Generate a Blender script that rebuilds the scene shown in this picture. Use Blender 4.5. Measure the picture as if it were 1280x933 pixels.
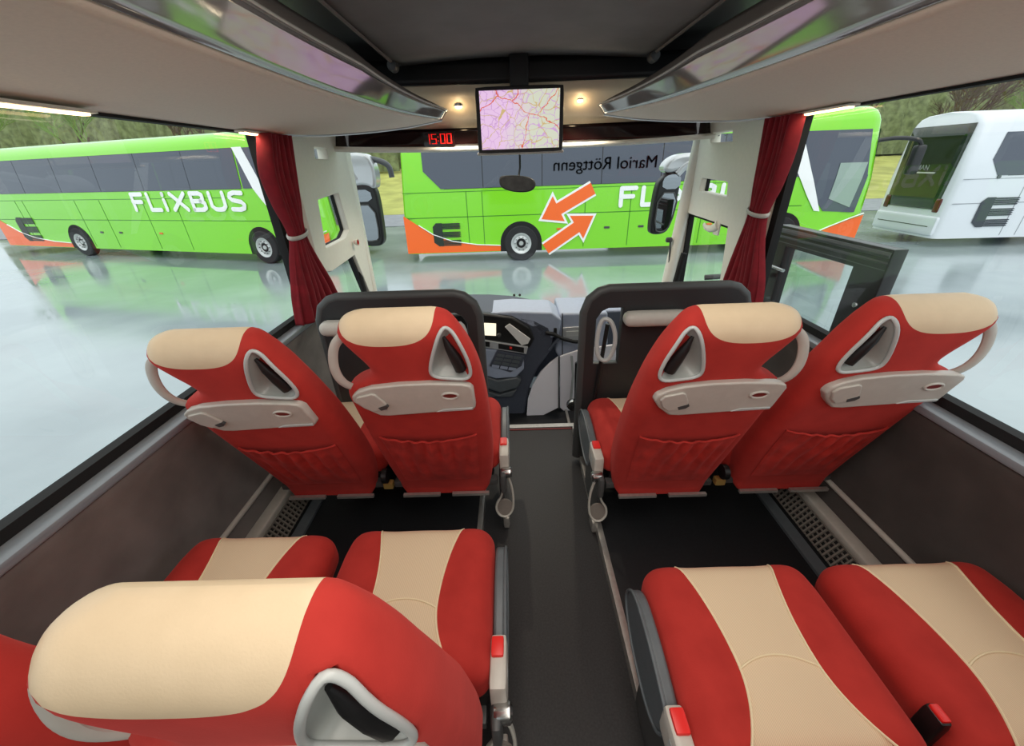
import bpy, bmesh, math, random
import numpy as np
from mathutils import Vector, Matrix
random.seed(7)
for o in list(bpy.data.objects): bpy.data.objects.remove(o)
C = bpy.context.scene.collection
R = math.radians

# ---------------------------------------------------------------- camera
F = 490.0; PCX, PCY = 640.0, 466.5
CAM = Vector((-.084, 0, 1.45))
p_, y_, r_ = R(28.05), R(.6), R(2.0)
FW = Vector((-math.sin(y_)*math.cos(p_), math.cos(y_)*math.cos(p_), -math.sin(p_)))
R0 = Vector((math.cos(y_), math.sin(y_), 0)); U0 = R0.cross(FW)
RT = R0*math.cos(r_) - U0*math.sin(r_); UP = U0*math.cos(r_) + R0*math.sin(r_)
cd = bpy.data.cameras.new('camera'); cam = bpy.data.objects.new('camera', cd); C.objects.link(cam)
m = Matrix((RT, UP, -FW)).transposed().to_4x4(); m.translation = CAM
cam.matrix_world = m
cd.sensor_width = 36; cd.lens = F/1280*36; cd.clip_start = .02; cd.clip_end = 500
bpy.context.scene.camera = cam
def at(px, py, X=None, Y=None, Z=None):
    d = FW + RT*((px-PCX)/F) - UP*((py-PCY)/F)
    t = (X-CAM.x)/d.x if X is not None else (Y-CAM.y)/d.y if Y is not None else (Z-CAM.z)/d.z
    return CAM + d*t

# ---------------------------------------------------------------- light
sc = bpy.context.scene
w = bpy.data.worlds.new('overcast_sky'); sc.world = w; w.use_nodes = True
nt = w.node_tree; nt.nodes.clear()
wo = nt.nodes.new('ShaderNodeOutputWorld'); bg = nt.nodes.new('ShaderNodeBackground')
tc = nt.nodes.new('ShaderNodeTexCoord'); sp = nt.nodes.new('ShaderNodeSeparateXYZ')
cr = nt.nodes.new('ShaderNodeValToRGB')
cr.color_ramp.elements[0].position = 0.0; cr.color_ramp.elements[0].color = (.72, .82, .88, 1)
cr.color_ramp.elements[1].position = .7; cr.color_ramp.elements[1].color = (.95, 1.0, 1.0, 1)
nt.links.new(tc.outputs['Generated'], sp.inputs[0]); nt.links.new(sp.outputs['Z'], cr.inputs[0])
nt.links.new(cr.outputs[0], bg.inputs[0]); bg.inputs[1].default_value = 1.0
nt.links.new(bg.outputs[0], wo.inputs[0])
sun = bpy.data.lights.new('cloudy_sun', 'SUN'); sun.energy = .5; sun.angle = R(60); sun.color = (1, .98, .95)
so = bpy.data.objects.new('cloudy_sun', sun); C.objects.link(so); so.rotation_euler = (R(38), R(12), 0)
sc.view_settings.view_transform = 'Standard'; sc.view_settings.look = 'None'
sc.view_settings.exposure = .50; sc.view_settings.gamma = 1; sc.view_settings.use_curve_mapping = False
def area(name, loc, rot, sx, sy, e, col):
    l = bpy.data.lights.new(name, 'AREA'); l.shape = 'RECTANGLE'; l.size = sx; l.size_y = sy; l.energy = e; l.color = col
    o = bpy.data.objects.new(name, l); C.objects.link(o); o.location = loc; o.rotation_euler = rot
    return o
# fill light added under the ceiling, out of view, to brighten the saloon
FILL_W = 26.0
area('saloon_fill_light', (0, -1.0, 1.90), (0, 0, 0), .62, 4.2, FILL_W, (1, .93, .84))

# ---------------------------------------------------------------- materials
def srgb(c):
    return tuple(((v/255)/12.92 if v/255 <= .04045 else ((v/255+.055)/1.055)**2.4) for v in c)
def mat(name, col, rough=.6, metal=0, spec=.5, noise=0, nscale=40, bump=0, bscale=200, coat=0, sheen=0, emit=None, es=0):
    m = bpy.data.materials.new(name); m.use_nodes = True
    nt = m.node_tree; b = nt.nodes['Principled BSDF']
    c = srgb(col)
    b.inputs['Base Color'].default_value = (*c, 1); b.inputs['Roughness'].default_value = rough
    b.inputs['Metallic'].default_value = metal; b.inputs['Specular IOR Level'].default_value = spec
    b.inputs['Coat Weight'].default_value = coat; b.inputs['Coat Roughness'].default_value = .05
    b.inputs['Sheen Weight'].default_value = sheen
    if sheen: b.inputs['Sheen Tint'].default_value = (*[min(1, x*1.5+.1) for x in c], 1)
    t = nt.nodes.new('ShaderNodeTexCoord')
    if noise:
        n = nt.nodes.new('ShaderNodeTexNoise'); n.inputs['Scale'].default_value = nscale; n.inputs['Detail'].default_value = 5
        nt.links.new(t.outputs['Object'], n.inputs['Vector'])
        r = nt.nodes.new('ShaderNodeValToRGB')
        r.color_ramp.elements[0].position = .3; r.color_ramp.elements[1].position = .7
        r.color_ramp.elements[0].color = (*[x*(1-noise) for x in c], 1)
        r.color_ramp.elements[1].color = (*[min(1, x*(1+noise)) for x in c], 1)
        nt.links.new(n.outputs['Fac'], r.inputs[0]); nt.links.new(r.outputs[0], b.inputs['Base Color'])
    if bump:
        n = nt.nodes.new('ShaderNodeTexNoise'); n.inputs['Scale'].default_value = bscale; n.inputs['Detail'].default_value = 3
        nt.links.new(t.outputs['Object'], n.inputs['Vector'])
        bp = nt.nodes.new('ShaderNodeBump'); bp.inputs['Strength'].default_value = bump; bp.inputs['Distance'].default_value = .002
        nt.links.new(n.outputs['Fac'], bp.inputs['Height']); nt.links.new(bp.outputs[0], b.inputs['Normal'])
    if emit:
        b.inputs['Emission Color'].default_value = (*srgb(emit), 1); b.inputs['Emission Strength'].default_value = es
    return m
def math_node(nt, op, a, b=None, c=None):
    n = nt.nodes.new('ShaderNodeMath'); n.operation = op
    for i, v in enumerate((a, b, c)):
        if v is None: continue
        if isinstance(v, (int, float)): n.inputs[i].default_value = v
        else: nt.links.new(v, n.inputs[i])
    return n.outputs[0]
RED = (180, 50, 43); CREAM = (226, 204, 172)
def two_tone(name, kind, s=1, red=RED):
    """red velour with the cream insert of the seat; the pattern follows the part's own coordinates"""
    m = mat(name, red, .85, spec=.25, sheen=.35)
    nt = m.node_tree; b = nt.nodes['Principled BSDF']
    t = nt.nodes.new('ShaderNodeTexCoord'); s3 = nt.nodes.new('ShaderNodeSeparateXYZ')
    nt.links.new(t.outputs['Object'], s3.inputs[0])
    X, Y, Z = s3.outputs
    if kind == 'cushion':
        d = math_node(nt, 'SUBTRACT', Y, .22)
        dp = math_node(nt, 'MAXIMUM', d, 0); dn = math_node(nt, 'MINIMUM', d, 0)
        wv = math_node(nt, 'ADD', math_node(nt, 'MULTIPLY', math_node(nt, 'POWER', dp, 2), .72),
                       math_node(nt, 'MULTIPLY', math_node(nt, 'MULTIPLY', dn, dn), 2.2))
        wv = math_node(nt, 'ADD', wv, .086)
        mask = math_node(nt, 'LESS_THAN', math_node(nt, 'ABSOLUTE', X), wv)
    else:
        u = math_node(nt, 'ABSOLUTE', math_node(nt, 'DIVIDE', math_node(nt, 'ADD', X, .030*s), .128))
        v = math_node(nt, 'ABSOLUTE', math_node(nt, 'DIVIDE', math_node(nt, 'SUBTRACT', Z, .845), .092))
        e = math_node(nt, 'ADD', math_node(nt, 'POWER', u, 2.6), math_node(nt, 'POWER', v, 2.6))
        inr = math_node(nt, 'LESS_THAN', e, 1)
        mask = inr
    n = nt.nodes.new('ShaderNodeTexNoise'); n.inputs['Scale'].default_value = 14; n.inputs['Detail'].default_value = 6
    nt.links.new(t.outputs['Object'], n.inputs['Vector'])
    cr_ = nt.nodes.new('ShaderNodeMix'); cr_.data_type = 'RGBA'
    c = srgb(red)
    cr_.inputs['A'].default_value = (c[0]*.72, c[1]*.6, c[2]*.6, 1); cr_.inputs['B'].default_value = (min(1, c[0]*1.2), c[1]*1.3, c[2]*1.3, 1)
    nt.links.new(n.outputs['Fac'], cr_.inputs['Factor'])
    crm = nt.nodes.new('ShaderNodeMix'); crm.data_type = 'RGBA'; k = srgb(CREAM)
    crm.inputs['A'].default_value = (k[0]*.86, k[1]*.84, k[2]*.8, 1); crm.inputs['B'].default_value = (k[0]*1.08, k[1]*1.08, k[2]*1.08, 1)
    if kind == 'cushion':
        wv_ = nt.nodes.new('ShaderNodeTexWave'); wv_.inputs['Scale'].default_value = 90; wv_.inputs['Distortion'].default_value = .5
        nt.links.new(t.outputs['Object'], wv_.inputs['Vector']); nt.links.new(wv_.outputs['Fac'], crm.inputs['Factor'])
    else:
        nt.links.new(n.outputs['Fac'], crm.inputs['Factor'])
    mx = nt.nodes.new('ShaderNodeMix'); mx.data_type = 'RGBA'
    nt.links.new(mask, mx.inputs['Factor']); nt.links.new(cr_.outputs['Result'], mx.inputs['A']); nt.links.new(crm.outputs['Result'], mx.inputs['B'])
    nt.links.new(mx.outputs['Result'], b.inputs['Base Color'])
    if kind != 'cushion':   # the cream pad is smooth leatherette
        rr = math_node(nt, 'MULTIPLY_ADD', mask, -.42, .85); nt.links.new(rr, b.inputs['Roughness'])
        sh = math_node(nt, 'MULTIPLY_ADD', mask, -.35, .35); nt.links.new(sh, b.inputs['Sheen Weight'])
    n2 = nt.nodes.new('ShaderNodeTexNoise'); n2.inputs['Scale'].default_value = 350
    nt.links.new(t.outputs['Object'], n2.inputs['Vector'])
    bp = nt.nodes.new('ShaderNodeBump'); bp.inputs['Strength'].default_value = .25; bp.inputs['Distance'].default_value = .001
    nt.links.new(n2.outputs['Fac'], bp.inputs['Height']); nt.links.new(bp.outputs[0], b.inputs['Normal'])
    return m
M = dict(
    red=mat('red_velour', RED, .85, spec=.25, noise=.32, nscale=14, bump=.2, sheen=.35),
    cushion=two_tone('cushion_fabric', 'cushion'),
    headR=two_tone('back_fabric_right', 'back', 1), headL=two_tone('back_fabric_left', 'back', -1),
    piping=mat('cream_piping', (235, 218, 180), .6),
    grey=mat('warm_grey_plastic', (192, 187, 178), .38, noise=.04),
    lgrey=mat('light_grey_plastic', (186, 190, 188), .3),
    dgrey=mat('dark_grey_plastic', (74, 74, 74), .45),
    slate=mat('slate_plastic', (92, 98, 102), .4, noise=.06),
    dgrille=mat('grille_brown_grey', (128, 122, 114), .5),
    black=mat('black_plastic', (22, 22, 23), .45),
    rubber=mat('black_rubber', (14, 14, 15), .8),
    gloss=mat('gloss_black', (8, 9, 10), .05, spec=.6),
    smoke=mat('smoked_panel', (30, 12, 12), .12, spec=.6),
    cup=mat('dark_red_cup', (110, 20, 18), .5),
    redb=mat('red_button', (225, 40, 36), .35),
    steel=mat('steel', (190, 190, 188), .25, metal=1),
    alu=mat('aluminium', (196, 192, 186), .38, metal=.7, noise=.08, nscale=60),
    silver=mat('silver_paint', (205, 208, 210), .25, metal=.3, coat=.5),
    taupe=mat('taupe_lining', (232, 217, 200), .75, noise=.03, nscale=120, bump=.15, bscale=500),
    glosstaupe=mat('gloss_taupe', (165, 160, 157), .07, metal=.55, spec=.7, coat=.6),
    darktaupe=mat('dark_taupe_lining', (120, 111, 104), .8, noise=.05, nscale=120),
    cream=mat('cream_trim', (232, 230, 218), .5, noise=.02),
    cove=mat('cream_cove', (214, 196, 168), .45),
    ceiling=mat('grey_ceiling_fabric', (122, 118, 115), .9, noise=.08, nscale=6, bump=.2),
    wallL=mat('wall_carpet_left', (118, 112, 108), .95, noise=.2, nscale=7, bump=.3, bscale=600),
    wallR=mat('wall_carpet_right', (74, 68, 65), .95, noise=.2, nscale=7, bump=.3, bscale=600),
    sill=mat('sill_grey', (128, 134, 140), .3, noise=.04),
    floor=mat('black_speckled_vinyl', (38, 36, 37), .6, noise=.35, nscale=160, bump=.2, bscale=900),
    plat=mat('black_platform_vinyl', (24, 25, 28), .55, noise=.25, nscale=90),
    dash=mat('blue_grey_dash', (166, 176, 196), .55, noise=.04),
    dashd=mat('dark_blue_grey_dash', (74, 79, 92), .55, noise=.05),
    white=mat('white_panel', (250, 246, 252), .4),
    curtain=mat('dark_red_curtain', (124, 15, 29), .9, noise=.2, nscale=20, sheen=.3, bump=.2),
    green=mat('lime_green_paint', (130, 219, 24), .22, coat=.6),
    orange=mat('orange_paint', (255, 106, 20), .3, coat=.4),
    wpaint=mat('white_paint', (226, 230, 236), .22, coat=.6),
    wletter=mat('white_lettering', (250, 250, 250), .4),
    gletter=mat('grey_lettering', (58, 64, 72), .4),
    refl_letter=mat('painted_reflection_lettering', (44, 48, 58), .4),
    bdecal=mat('dark_decal', (32, 46, 34), .4),
    busglass=mat('dark_bus_glass', (72, 78, 92), .06, spec=.7),
    greenglass=mat('dark_green_rear_glass', (30, 46, 26), .08, spec=.6),
    tyre=mat('tyre_rubber', (34, 34, 36), .8), rim=mat('wheel_rim', (200, 202, 200), .3, metal=.5),
    tail=mat('tail_light_red', (90, 16, 20), .2), amber=mat('amber_lamp', (230, 110, 30), .3),
    grass=mat('winter_grass', (176, 178, 96), .95, noise=.25, nscale=.6),
    bark=mat('bare_bark', (92, 80, 68), .95, noise=.2, nscale=5),
    foliage=mat('hedge_green', (112, 122, 84), .9, noise=.4, nscale=2),
    mirror=mat('mirror_glass', (150, 154, 158), .02, metal=1),
    lamp=mat('warm_lamp', (255, 226, 180), .4, emit=(255, 214, 160), es=5),
    led=mat('red_led', (255, 30, 20), .4, emit=(255, 30, 22), es=.32),
    dispw=mat('lit_display', (240, 235, 215), .4, emit=(240, 232, 205), es=.8),
    paper=mat('white_card', (232, 230, 226), .7),
)
# glass: clear, lets light through, Fresnel reflection
def glass_mat(name, tint=(.96, .98, .97), refl=1.0):
    m = bpy.data.materials.new(name); m.use_nodes = True; nt = m.node_tree; nt.nodes.clear()
    o = nt.nodes.new('ShaderNodeOutputMaterial'); mx = nt.nodes.new('ShaderNodeMixShader')
    t = nt.nodes.new('ShaderNodeBsdfTransparent'); g = nt.nodes.new('ShaderNodeBsdfGlossy'); fr = nt.nodes.new('ShaderNodeLayerWeight'); fr.inputs[0].default_value = .5
    t.inputs[0].default_value = (*tint, 1); g.inputs['Roughness'].default_value = .01
    k = math_node(nt, 'MULTIPLY', math_node(nt, 'MULTIPLY_ADD', math_node(nt, 'POWER', fr.outputs['Facing'], 4.5), .9, .045), refl)
    nt.links.new(k, mx.inputs[0]); nt.links.new(t.outputs[0], mx.inputs[1]); nt.links.new(g.outputs[0], mx.inputs[2])
    nt.links.new(mx.outputs[0], o.inputs[0]); return m
M['glass'] = glass_mat('window_glass'); M['glass2'] = glass_mat('door_glass', (.72, .78, .76), 1.3)
# rubbed plastic dish that catches light
M['dish'] = mat('satin_grey_dish', (160, 164, 160), .28, noise=.03)
def wet_ground():
    m = mat('wet_asphalt', (140, 150, 155), .2); nt = m.node_tree; b = nt.nodes['Principled BSDF']
    t = nt.nodes.new('ShaderNodeTexCoord')
    n = nt.nodes.new('ShaderNodeTexNoise'); n.inputs['Scale'].default_value = .35; n.inputs['Detail'].default_value = 6
    nt.links.new(t.outputs['Object'], n.inputs['Vector'])
    r = nt.nodes.new('ShaderNodeValToRGB'); r.color_ramp.elements[0].position = .35; r.color_ramp.elements[1].position = .65
    r.color_ramp.elements[0].color = (.04,)*3+(1,); r.color_ramp.elements[1].color = (.20,)*3+(1,)
    nt.links.new(n.outputs['Fac'], r.inputs[0]); nt.links.new(r.outputs[0], b.inputs['Roughness'])
    r2 = nt.nodes.new('ShaderNodeValToRGB'); r2.color_ramp.elements[0].position = .35; r2.color_ramp.elements[1].position = .7
    r2.color_ramp.elements[0].color = (*srgb((138, 150, 155)), 1); r2.color_ramp.elements[1].color = (*srgb((168, 180, 184)), 1)
    nt.links.new(n.outputs['Fac'], r2.inputs[0]); nt.links.new(r2.outputs[0], b.inputs['Base Color'])
    b.inputs['Specular IOR Level'].default_value = 1.0; b.inputs['IOR'].default_value = 1.6
    return m
M['ground'] = wet_ground()
def map_mat():
    m = bpy.data.materials.new('map_screen'); m.use_nodes = True; nt = m.node_tree; b = nt.nodes['Principled BSDF']
    t = nt.nodes.new('ShaderNodeTexCoord')
    def vor(sc, lo, hi):
        v = nt.nodes.new('ShaderNodeTexVoronoi'); v.feature = 'DISTANCE_TO_EDGE'; v.inputs['Scale'].default_value = sc
        n = nt.nodes.new('ShaderNodeTexNoise'); n.inputs['Scale'].default_value = 14; n.inputs['Detail'].default_value = 4
        a = nt.nodes.new('ShaderNodeVectorMath'); a.operation = 'MULTIPLY_ADD'
        nt.links.new(t.outputs['Object'], n.inputs['Vector']); nt.links.new(n.outputs['Color'], a.inputs[0])
        a.inputs[1].default_value = (.07, .0, .07); nt.links.new(t.outputs['Object'], a.inputs[2]); nt.links.new(a.outputs[0], v.inputs['Vector'])
        return math_node(nt, 'LESS_THAN', v.outputs['Distance'], lo)
    s3 = nt.nodes.new('ShaderNodeSeparateXYZ'); nt.links.new(t.outputs['Object'], s3.inputs[0])
    n = nt.nodes.new('ShaderNodeTexNoise'); n.inputs['Scale'].default_value = 6; nt.links.new(t.outputs['Object'], n.inputs['Vector'])
    k = math_node(nt, 'ADD', math_node(nt, 'MULTIPLY', s3.outputs[0], 3.5), n.outputs['Fac'])
    r = nt.nodes.new('ShaderNodeValToRGB')
    r.color_ramp.elements[0].position = .25; r.color_ramp.elements[0].color = (*srgb((232, 196, 232)), 1)
    r.color_ramp.elements[1].position = .75; r.color_ramp.elements[1].color = (*srgb((212, 216, 196)), 1)
    nt.links.new(k, r.inputs[0]); cur = r.outputs[0]
    for sc_, th, col in ((22, .03, (206, 160, 214)), (11, .014, (206, 178, 120)), (3.1, .006, (222, 100, 70))):
        mx = nt.nodes.new('ShaderNodeMix'); mx.data_type = 'RGBA'; mx.inputs['B'].default_value = (*srgb(col), 1)
        nt.links.new(vor(sc_, th, 0), mx.inputs['Factor']); nt.links.new(cur, mx.inputs['A']); cur = mx.outputs['Result']
    nt.links.new(cur, b.inputs['Emission Color']); b.inputs['Emission Strength'].default_value = .68
    b.inputs['Base Color'].default_value = (.02, .02, .02, 1); b.inputs['Roughness'].default_value = .3
    return m
M['map'] = map_mat()

# ---------------------------------------------------------------- mesh helpers
def tag(o, label=None, cat=None, group=None, kind=None):
    if label: o['label'] = label
    if cat: o['category'] = cat
    if group: o['group'] = group
    if kind: o['kind'] = kind
    return o
def thing(name, label, cat, loc=(0, 0, 0), rz=0, group=None):
    o = bpy.data.objects.new(name, None); C.objects.link(o); o.location = loc; o.rotation_euler = (0, 0, rz)
    return tag(o, label, cat, group)
class MB:
    def __init__(s): s.v = []; s.f = []
    def add(s, vs, fs):
        k = len(s.v); s.v += [tuple(x) for x in vs]; s.f += [tuple(i+k for i in f) for f in fs]; return s
    def box(s, a, b):
        (x0, y0, z0), (x1, y1, z1) = a, b
        return s.add([(x0,y0,z0),(x1,y0,z0),(x1,y1,z0),(x0,y1,z0),(x0,y0,z1),(x1,y0,z1),(x1,y1,z1),(x0,y1,z1)],
                     [(0,3,2,1),(4,5,6,7),(0,1,5,4),(1,2,6,5),(2,3,7,6),(3,0,4,7)])
    def rbox(s, a, b, r=.02, n=6, fn=None):
        """box with rounded edges; fn bends each vertex"""
        a, b = Vector(a), Vector(b); c = (a+b)/2; h = (b-a)/2; r = min(r, *h)
        bm = bmesh.new(); bmesh.ops.create_cube(bm, size=2)
        bmesh.ops.subdivide_edges(bm, edges=bm.edges[:], cuts=n, use_grid_fill=True)
        for v in bm.verts:
            q = Vector([math.copysign(1-(1-abs(x))**1.5 if False else abs(x), x) for x in v.co])
            q = Vector([x*(.35*abs(x)+.65)**-1 if False else math.sin(x*math.pi/2)*.5+x*.5 for x in q])
            pnt = Vector([q[i]*h[i] for i in range(3)])
            inn = Vector([max(-(h[i]-r), min(h[i]-r, pnt[i])) for i in range(3)])
            d = pnt-inn
            if d.length > 1e-9: pnt = inn + d.normalized()*min(r, max(d.length, 0) if d.length < r else r)
            if d.length > 1e-9 and sum(1 for i in range(3) if abs(d[i]) > 1e-9) == 1: pnt = inn+d
            v.co = pnt + c
            if fn: v.co = Vector(fn(v.co))
        bm.verts.index_update()
        s.add([v.co[:] for v in bm.verts], [[v.index for v in f.verts] for f in bm.faces]); bm.free(); return s
    def tube(s, path, r, n=10, closed=False, flat=None, cap=True):
        P = [Vector(p) for p in path]; N = len(P); rs = r if isinstance(r, (list, tuple)) else [r]*N
        vs = []; up = None
        for i, p in enumerate(P):
            if closed: t = P[(i+1) % N]-P[i-1]
            else: t = P[min(i+1, N-1)]-P[max(i-1, 0)]
            t.normalize()
            if up is None:
                up = Vector((0, 0, 1)) if abs(t.z) < .9 else Vector((0, 1, 0))
            a = t.cross(up)
            if a.length < 1e-6: a = t.orthogonal()
            a.normalize(); b = a.cross(t).normalized(); up = b
            for k in range(n):
                th = 2*math.pi*k/n; ra, rb = (rs[i], rs[i]) if flat is None else (rs[i]*flat[0], rs[i]*flat[1])
                vs.append(p + a*math.cos(th)*ra + b*math.sin(th)*rb)
        fs = []
        for i in range(N if closed else N-1):
            j = (i+1) % N
            for k in range(n): fs.append((i*n+k, i*n+(k+1) % n, j*n+(k+1) % n, j*n+k))
        if not closed and cap: fs += [tuple(range(n-1, -1, -1)), tuple((N-1)*n+k for k in range(n))]
        return s.add(vs, fs)
    def cyl(s, c, r, h, axis='z', n=28):
        c = Vector(c); d = {'x': Vector((1,0,0)), 'y': Vector((0,1,0)), 'z': Vector((0,0,1))}[axis]
        return s.tube([c-d*h/2, c+d*h/2], r, n)
    def lathe(s, prof, c=(0,0,0), axis='y', n=32):
        c = Vector(c); vs = []
        for (r, h) in prof:
            for k in range(n):
                th = 2*math.pi*k/n; a, b = r*math.cos(th), r*math.sin(th)
                vs.append(c + Vector({'y': (a, h, b), 'z': (a, b, h), 'x': (h, a, b)}[axis]))
        fs = [(i*n+k, i*n+(k+1) % n, (i+1)*n+(k+1) % n, (i+1)*n+k) for i in range(len(prof)-1) for k in range(n)]
        return s.add(vs, fs)
    def grid(s, nx, ny, fn, wrap=False):
        vs = [fn(i/(nx-1) if not wrap else i/nx, j/(ny-1)) for j in range(ny) for i in range(nx)]
        fs = []
        for j in range(ny-1):
            for i in range(nx if wrap else nx-1):
                fs.append((j*nx+i, j*nx+(i+1) % nx, (j+1)*nx+(i+1) % nx, (j+1)*nx+i))
        return s.add(vs, fs)
    def prism(s, pts, off):
        """polygon of 3-D points pushed along off"""
        off = Vector(off); P = [Vector(p) for p in pts]; n = len(P)
        return s.add(P+[p+off for p in P], [tuple(range(n-1, -1, -1)), tuple(range(n, 2*n))]+[(i, (i+1) % n, n+(i+1) % n, n+i) for i in range(n)])
    def build(s, name, m, parent=None, bevel=0, angle=40, kind=None, solid=0, mirror=False):
        vs = [(-x, y, z) for x, y, z in s.v] if mirror else s.v
        me = bpy.data.meshes.new(name); me.from_pydata(vs, [], s.f); me.update()
        bm = bmesh.new(); bm.from_mesh(me); bmesh.ops.recalc_face_normals(bm, faces=bm.faces[:]); bm.to_mesh(me); bm.free()
        me.polygons.foreach_set('use_smooth', [True]*len(me.polygons)); me.set_sharp_from_angle(angle=R(angle))
        me.materials.append(m if not isinstance(m, str) else M[m])
        o = bpy.data.objects.new(name, me); C.objects.link(o)
        if parent: o.parent = parent
        if solid:
            md = o.modifiers.new('thick', 'SOLIDIFY'); md.thickness = solid; md.offset = 0
        if bevel:
            md = o.modifiers.new('bevel', 'BEVEL'); md.width = bevel; md.segments = 3; md.limit_method = 'ANGLE'; md.angle_limit = R(35)
        if kind: o['kind'] = kind
        return o
def chaikin(pts, n=2, closed=True):
    P = [Vector(p) for p in pts]
    for _ in range(n):
        Q = []; L = len(P)
        rng = range(L) if closed else range(L-1)
        if not closed: Q.append(P[0])
        for i in rng:
            a, b = P[i], P[(i+1) % L]; Q += [a*.75+b*.25, a*.25+b*.75]
        if not closed: Q.append(P[-1])
        P = Q
    return P
def plate(name, m, parent, loops, to3, thick, bevel=0, kind=None):
    """flat panel with holes: loops of (u,v), first the outline; to3 maps (u,v,w)"""
    cu = bpy.data.curves.new('tmp', 'CURVE'); cu.dimensions = '2D'; cu.fill_mode = 'BOTH'; cu.extrude = thick/2; cu.bevel_depth = bevel; cu.bevel_resolution = 1
    for lp in loops:
        sp = cu.splines.new('POLY'); sp.points.add(len(lp)-1); sp.use_cyclic_u = True
        for i, p in enumerate(lp): sp.points[i].co = (p[0], p[1], 0, 1)
    return from_curve(cu, name, m, parent, to3, kind)
def from_curve(cu, name, m, parent, to3, kind=None):
    o = bpy.data.objects.new('tmp', cu); C.objects.link(o)
    dg = bpy.context.evaluated_depsgraph_get(); me = bpy.data.meshes.new_from_object(o.evaluated_get(dg))
    bpy.data.objects.remove(o); bpy.data.curves.remove(cu)
    me.name = name
    for v in me.vertices: v.co = Vector(to3(*v.co))
    me.materials.clear(); me.materials.append(M[m] if isinstance(m, str) else m)
    me.polygons.foreach_set('use_smooth', [True]*len(me.polygons)); me.set_sharp_from_angle(angle=R(35))
    o = bpy.data.objects.new(name, me); C.objects.link(o)
    if parent: o.parent = parent
    if kind: o['kind'] = kind
    return o
def lettering(name, body, size, m, parent, to3, thick=.01, bold=.0, spacing=1.0):
    cu = bpy.data.curves.new('tmp', 'FONT'); cu.body = body; cu.size = size; cu.extrude = thick/2; cu.offset = bold; cu.space_character = spacing
    return from_curve(cu, name, m, parent, to3)
def interp(zs, vs, z):
    """smooth interpolation (Catmull-Rom through the points)"""
    n = len(zs)
    if z <= zs[0]: return vs[0]
    if z >= zs[-1]: return vs[-1]
    i = max(k for k in range(n-1) if zs[k] <= z); t = (z-zs[i])/(zs[i+1]-zs[i]); h = zs[i+1]-zs[i]
    def sl(k):
        if k == 0: return (vs[1]-vs[0])/(zs[1]-zs[0])
        if k == n-1: return (vs[-1]-vs[-2])/(zs[-1]-zs[-2])
        return (vs[k+1]-vs[k-1])/(zs[k+1]-zs[k-1])
    return ((2*t**3-3*t*t+1)*vs[i]+(t**3-2*t*t+t)*h*sl(i)+(-2*t**3+3*t*t)*vs[i+1]+(t**3-t*t)*h*sl(i+1))

# ================================================================= THE SETTING
GZ = -1.15          # the yard outside, below the saloon floor
WX = 1.2            # inner glass line
def struct(o): o['kind'] = 'structure'; return o
YB, YF = -3.2, 3.05
# yard
g = MB().grid(2, 2, lambda u, v: (-90+200*u, -60+88*v, GZ)).build('ground', 'ground', kind='structure')
gr = MB().grid(60, 24, lambda u, v: (-90+220*u, 26.5+70*v, GZ+.02+9.0*v**1.25+.25*math.sin(u*23+v*5)*v)).build('ground', 'grass', kind='structure')
gr.name = 'ground_grass'
road = MB().grid(2, 2, lambda u, v: (-90+220*u, 21+6*v, GZ+.012)).build('ground_road', mat('grey_rough_asphalt', (140, 143, 150), .6, noise=.15, nscale=3), kind='structure')

# floors
MB().box((-.25, YB, -.04), (.25, 2.03, 0)).build('floor', 'floor', kind='structure')
MB().box((-1.2, 2.03, -.36), (1.2, 3.0, -.30)).build('floor_cockpit', 'plat', kind='structure')
MB().box((-.25, 1.99, -.30), (.56, 2.03, -.002)).build('trim_1', 'black', kind='structure')
for s, n in ((-1, 'left'), (1, 'right')):
    MB().box((min(s*.262, s*1.2), YB, -.04), (max(s*.262, s*1.2), 1.95, .035)).build('floor_platform_'+n, 'plat', kind='structure')
    MB().rbox((s*.262-.013, YB, -.01), (s*.262+.013, 1.95, .042), .004, 2).build('trim_aisle_'+n, 'alu', kind='structure')
MB().box((-.24, 1.985, 0.0), (.56, 2.02, .006)).build('trim_step', 'alu', kind='structure')
MB().box((-.24, 1.965, 0.0), (.25, 1.975, .004)).build('trim_step_line', 'cup', kind='structure')

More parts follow.
